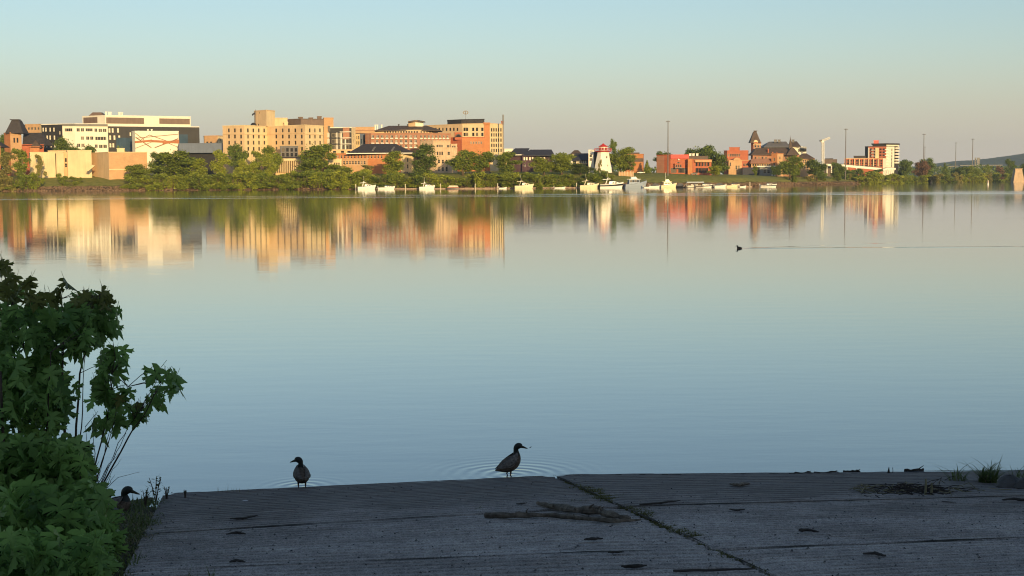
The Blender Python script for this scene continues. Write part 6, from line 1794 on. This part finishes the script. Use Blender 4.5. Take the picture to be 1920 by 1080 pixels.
def duck(label, loc, rz, spine, hy, legs=True, scale=1.0, head_i=9, split=None):
    root = empty('duck', loc, rz, label, 'duck'); root.scale = (scale,)*3
    V, Fc = loft(spine); n = 14
    me = mesh_np('body', V, Fc, [M['duck_brown'], M['duck_head'], M['duck_white']], True)
    for pidx, pl in enumerate(me.polygons):
        ring = pidx//n
        if ring >= head_i: pl.material_index = 1
        if split is not None and ring == split: pl.material_index = 2
    bd = link('body', me, root); md = bd.modifiers.new('smooth', 'SUBSURF'); md.levels = 1; md.render_levels = 1
    # head end
    h = spine[-3]; hd = Vector((math.cos(hy), math.sin(hy), 0)); lt = Vector((-math.sin(hy), math.cos(hy), 0)); hp = Vector(spine[-1][:3])
    b = MB(); pts = [hp - hd*.012, hp + hd*.020 + Vector((0, 0, -.010)), hp + hd*.048 + Vector((0, 0, -.022)), hp + hd*.072 + Vector((0, 0, -.030))]
    wdt = [.016, .014, .0145, .008]; hgt = [.021, .015, .010, .005]; vs = []
    for p, a, c in zip(pts, wdt, hgt): vs += [p+lt*a*math.cos(q*math.pi/4)+Vector((0, 0, c*math.sin(q*math.pi/4))) for q in range(8)]
    fs = [(i*8+k, i*8+(k+1) % 8, (i+1)*8+(k+1) % 8, (i+1)*8+k) for i in range(3) for k in range(8)] + [tuple(24+k for k in range(8))]
    b.raw(vs, fs); b.build('bill', M['duck_bill'], root, True)
    for s in (-1, 1):
        b = MB(); c = Vector(h[:3]) + hd*.012 + lt*s*h[3]*.93 + Vector((0, 0, .008)); r = .005
        b.raw([c+Vector((r, 0, 0)), c+Vector((-r, 0, 0)), c+Vector((0, r, 0)), c+Vector((0, -r, 0)), c+Vector((0, 0, r)), c+Vector((0, 0, -r))], [(0, 2, 4), (2, 1, 4), (1, 3, 4), (3, 0, 4), (2, 0, 5), (1, 2, 5), (3, 1, 5), (0, 3, 5)]); b.build('eye', M['duck_eye'], root)
    # folded wings
    for s in (-1, 1):
        W = []; m = 9
        for i in range(m):
            f = i/(m-1); k = f*(5.2); j = int(min(k, 4)); g = k-j; a0, a1 = spine[1+j], spine[2+j]
            c = [a0[q]*(1-g)+a1[q]*g for q in range(6)]; hh = math.sin(math.pi*min(1, .12+.88*f))**.6
            W.append((c, hh))
        b = MB(); vs = []
        for c, hh in W:
            for q in range(5):
                a = math.radians(68 - 70*q/4*(.35+.65*hh)); vs.append((c[0]-.006, c[1]+s*math.cos(a)*c[3]*1.06, c[2]+math.sin(a)*c[4]*1.06+.002))
        vs[0:5] = [(W[0][0][0]-.03, s*.012, W[0][0][2]+.012+.002*q) for q in range(5)]
        fs = [(i*5+q, i*5+q+1, (i+1)*5+q+1, (i+1)*5+q) for i in range(m-1) for q in range(4)]
        b.raw(vs, fs if s < 0 else [f[::-1] for f in fs]); w_o = b.build('wing', M['duck_grey'], root, True)
        sd = w_o.modifiers.new('thick', 'SOLIDIFY'); sd.thickness = .006; sd.offset = 0
        b = MB(); i0 = 3; v1, v2, v3 = Vector(vs[i0*5+4]), Vector(vs[(i0+1)*5+4]), Vector(vs[(i0+2)*5+4]); up = Vector((0, s*.004, .012)); o_ = Vector((0, s*.005, 0))
        b.quad(v1+o_, v2+o_, v2+o_+up, v1+o_+up); b.quad(v2+o_, v3+o_, v3+o_+up, v2+o_+up); b.build('pale_bar', M['duck_white'], w_o)
    if legs:
        mid = spine[4]
        for s in (-1, 1):
            x = mid[0]-.01; y = s*mid[3]*.45; zt = mid[2]-mid[4]*.8
            b = MB(); b.tube([(x, y, zt+.03), (x-.004, y, zt*.6), (x-.012, y, zt*.42), (x+.006, y, .012)], [.016, .010, .008, .0065], 8); lg = b.build('leg', M['duck_leg'], root, True)
            b = MB(); 
            for t_ in (-.5, 0, .5): b.tube([(x, y, .012), (x+.06*math.cos(t_), y+.06*math.sin(t_), .004)], [.006, .003], 5)
            b.poly([(x, y, .009), (x+.052*math.cos(-.5), y+.052*math.sin(-.5), .005), (x+.056, y, .005), (x+.052*math.cos(.5), y+.052*math.sin(.5), .005)]); b.build('foot', M['duck_leg'], lg)
    return root
def rings(tilt, hy, nz, body=(1, 1)):
    """standing duck facing +x: tilt lifts the breast, hy turns the head, nz lengthens the neck"""
    B_ = [(-.225, .185, .012, .006), (-.185, .180, .040, .020), (-.13, .172, .072, .056), (-.07, .166, .094, .086), (0, .164, .102, .100), (.06, .172, .096, .098), (.105, .192, .074, .082)]
    R_ = []
    ct, st = math.cos(tilt), math.sin(tilt)
    for x, z, a, c in B_:
        X = x*ct - (z-.165)*st; Z = .165 + x*st + (z-.165)*ct; R_.append((X, 0, Z, a*body[0], c*body[1], 0))
    X0, Z0 = R_[-1][0], R_[-1][2]
    for k, (dx, dz, a, c, yf) in enumerate([(.014, .046, .050, .056, .1), (.008, .078+nz*.4, .032, .037, .3), (.002, .108+nz, .029, .033, .7), (.006, .134+nz, .038, .040, 1), (.030, .156+nz, .044, .046, 1), (.062, .158+nz, .036, .038, 1), (.086, .144+nz, .018, .024, 1)]):
        yaw = hy*yf; bx = X0+.008; R_.append((bx + (dx-.008)*math.cos(yaw), (dx-.008)*math.sin(yaw), Z0+dz, a, c, yaw))
    return R_
duck('dark duck standing at the middle of the ramp edge, facing right', (DUCK_B.x, DUCK_B.y, -.015), math.radians(30), rings(.36, -.28, .012), -.30, head_i=7, scale=.98)
duck('dark duck standing in the shallows left of the middle one, seen from behind', (DUCK_A.x, DUCK_A.y, -.012), math.radians(106), rings(.16, .95, -.012, (1.0, 1.0)), .95, head_i=7, scale=.95)
p = ramp_pt(206, 962)
duck('brown duck half hidden behind the shrub at the left ramp edge', (p.x-.10, p.y+.5, gz(p.x, p.y+.5)-.20), math.radians(-6), rings(.10, 0, -.01, (1, 1)), 0, head_i=7, scale=1.12)
sw = [(s[0], s[1], s[2]-.135, s[3], s[4], s[5]) for s in rings(.05, 0, -.03)]
duck('small dark duck swimming far out with a thin wake behind it', (SWIM.x, SWIM.y, 0), math.pi+.1, sw, 0, legs=False, head_i=7, scale=.8)
p = at(994, 839.5, 14.0); root = empty('flying_insect', p, 0, 'tiny insect in the air right of the middle duck', 'insect')
b = MB(); b.tube([(-.008, 0, 0), (.008, 0, .002)], [.003, .002], 5); b.build('body', M['debris'], root)
for s in (-1, 1): b = MB(); b.quad((0, 0, .002), (.006, s*.003, .012), (.016, s*.006, .012), (.006, s*.004, .003)); b.build('wing', M['debris'], root)

# ---- the wooded bank behind the viewer, which keeps the morning sun off the ramp
def shade_wood():
    random.seed(91); bl = []
    for k in range(90):
        x = random.uniform(-30, 75); y = random.uniform(-72, -50); h = random.uniform(20, 26)
        for q in range(4): bl.append((x+random.uniform(-2, 2), y+random.uniform(-2, 2), 5+h*(.12+.25*q), 3.4, 3.4, 3.6))
    V, Fc = leaf_cloud(bl, 80000, 2.2)
    o = link('wooded_bank', mesh_np('wooded_bank', V, Fc, M['leaf_dark'])); tag(o, 'wood on the bank behind the viewer shading the ramp', 'trees', None, 'stuff')
shade_wood()

# ---- morning haze over the river valley
b = MB(); b.box(-4500, 6500, -300, 9500, -6, 260)
m = bpy.data.materials.new('morning_haze'); t = NT(m)
pv = t.new("ShaderNodeVolumePrincipled"); pv.inputs['Color'].default_value = (0.60, 0.78, 1.0, 1); pv.inputs['Density'].default_value = 0.00006; pv.inputs['Anisotropy'].default_value = 0.0
t.l.new(pv.outputs[0], t.out.inputs['Volume'])
hz = b.build('haze', m); tag(hz, 'thin morning haze over the whole river valley', 'haze', None, 'stuff')
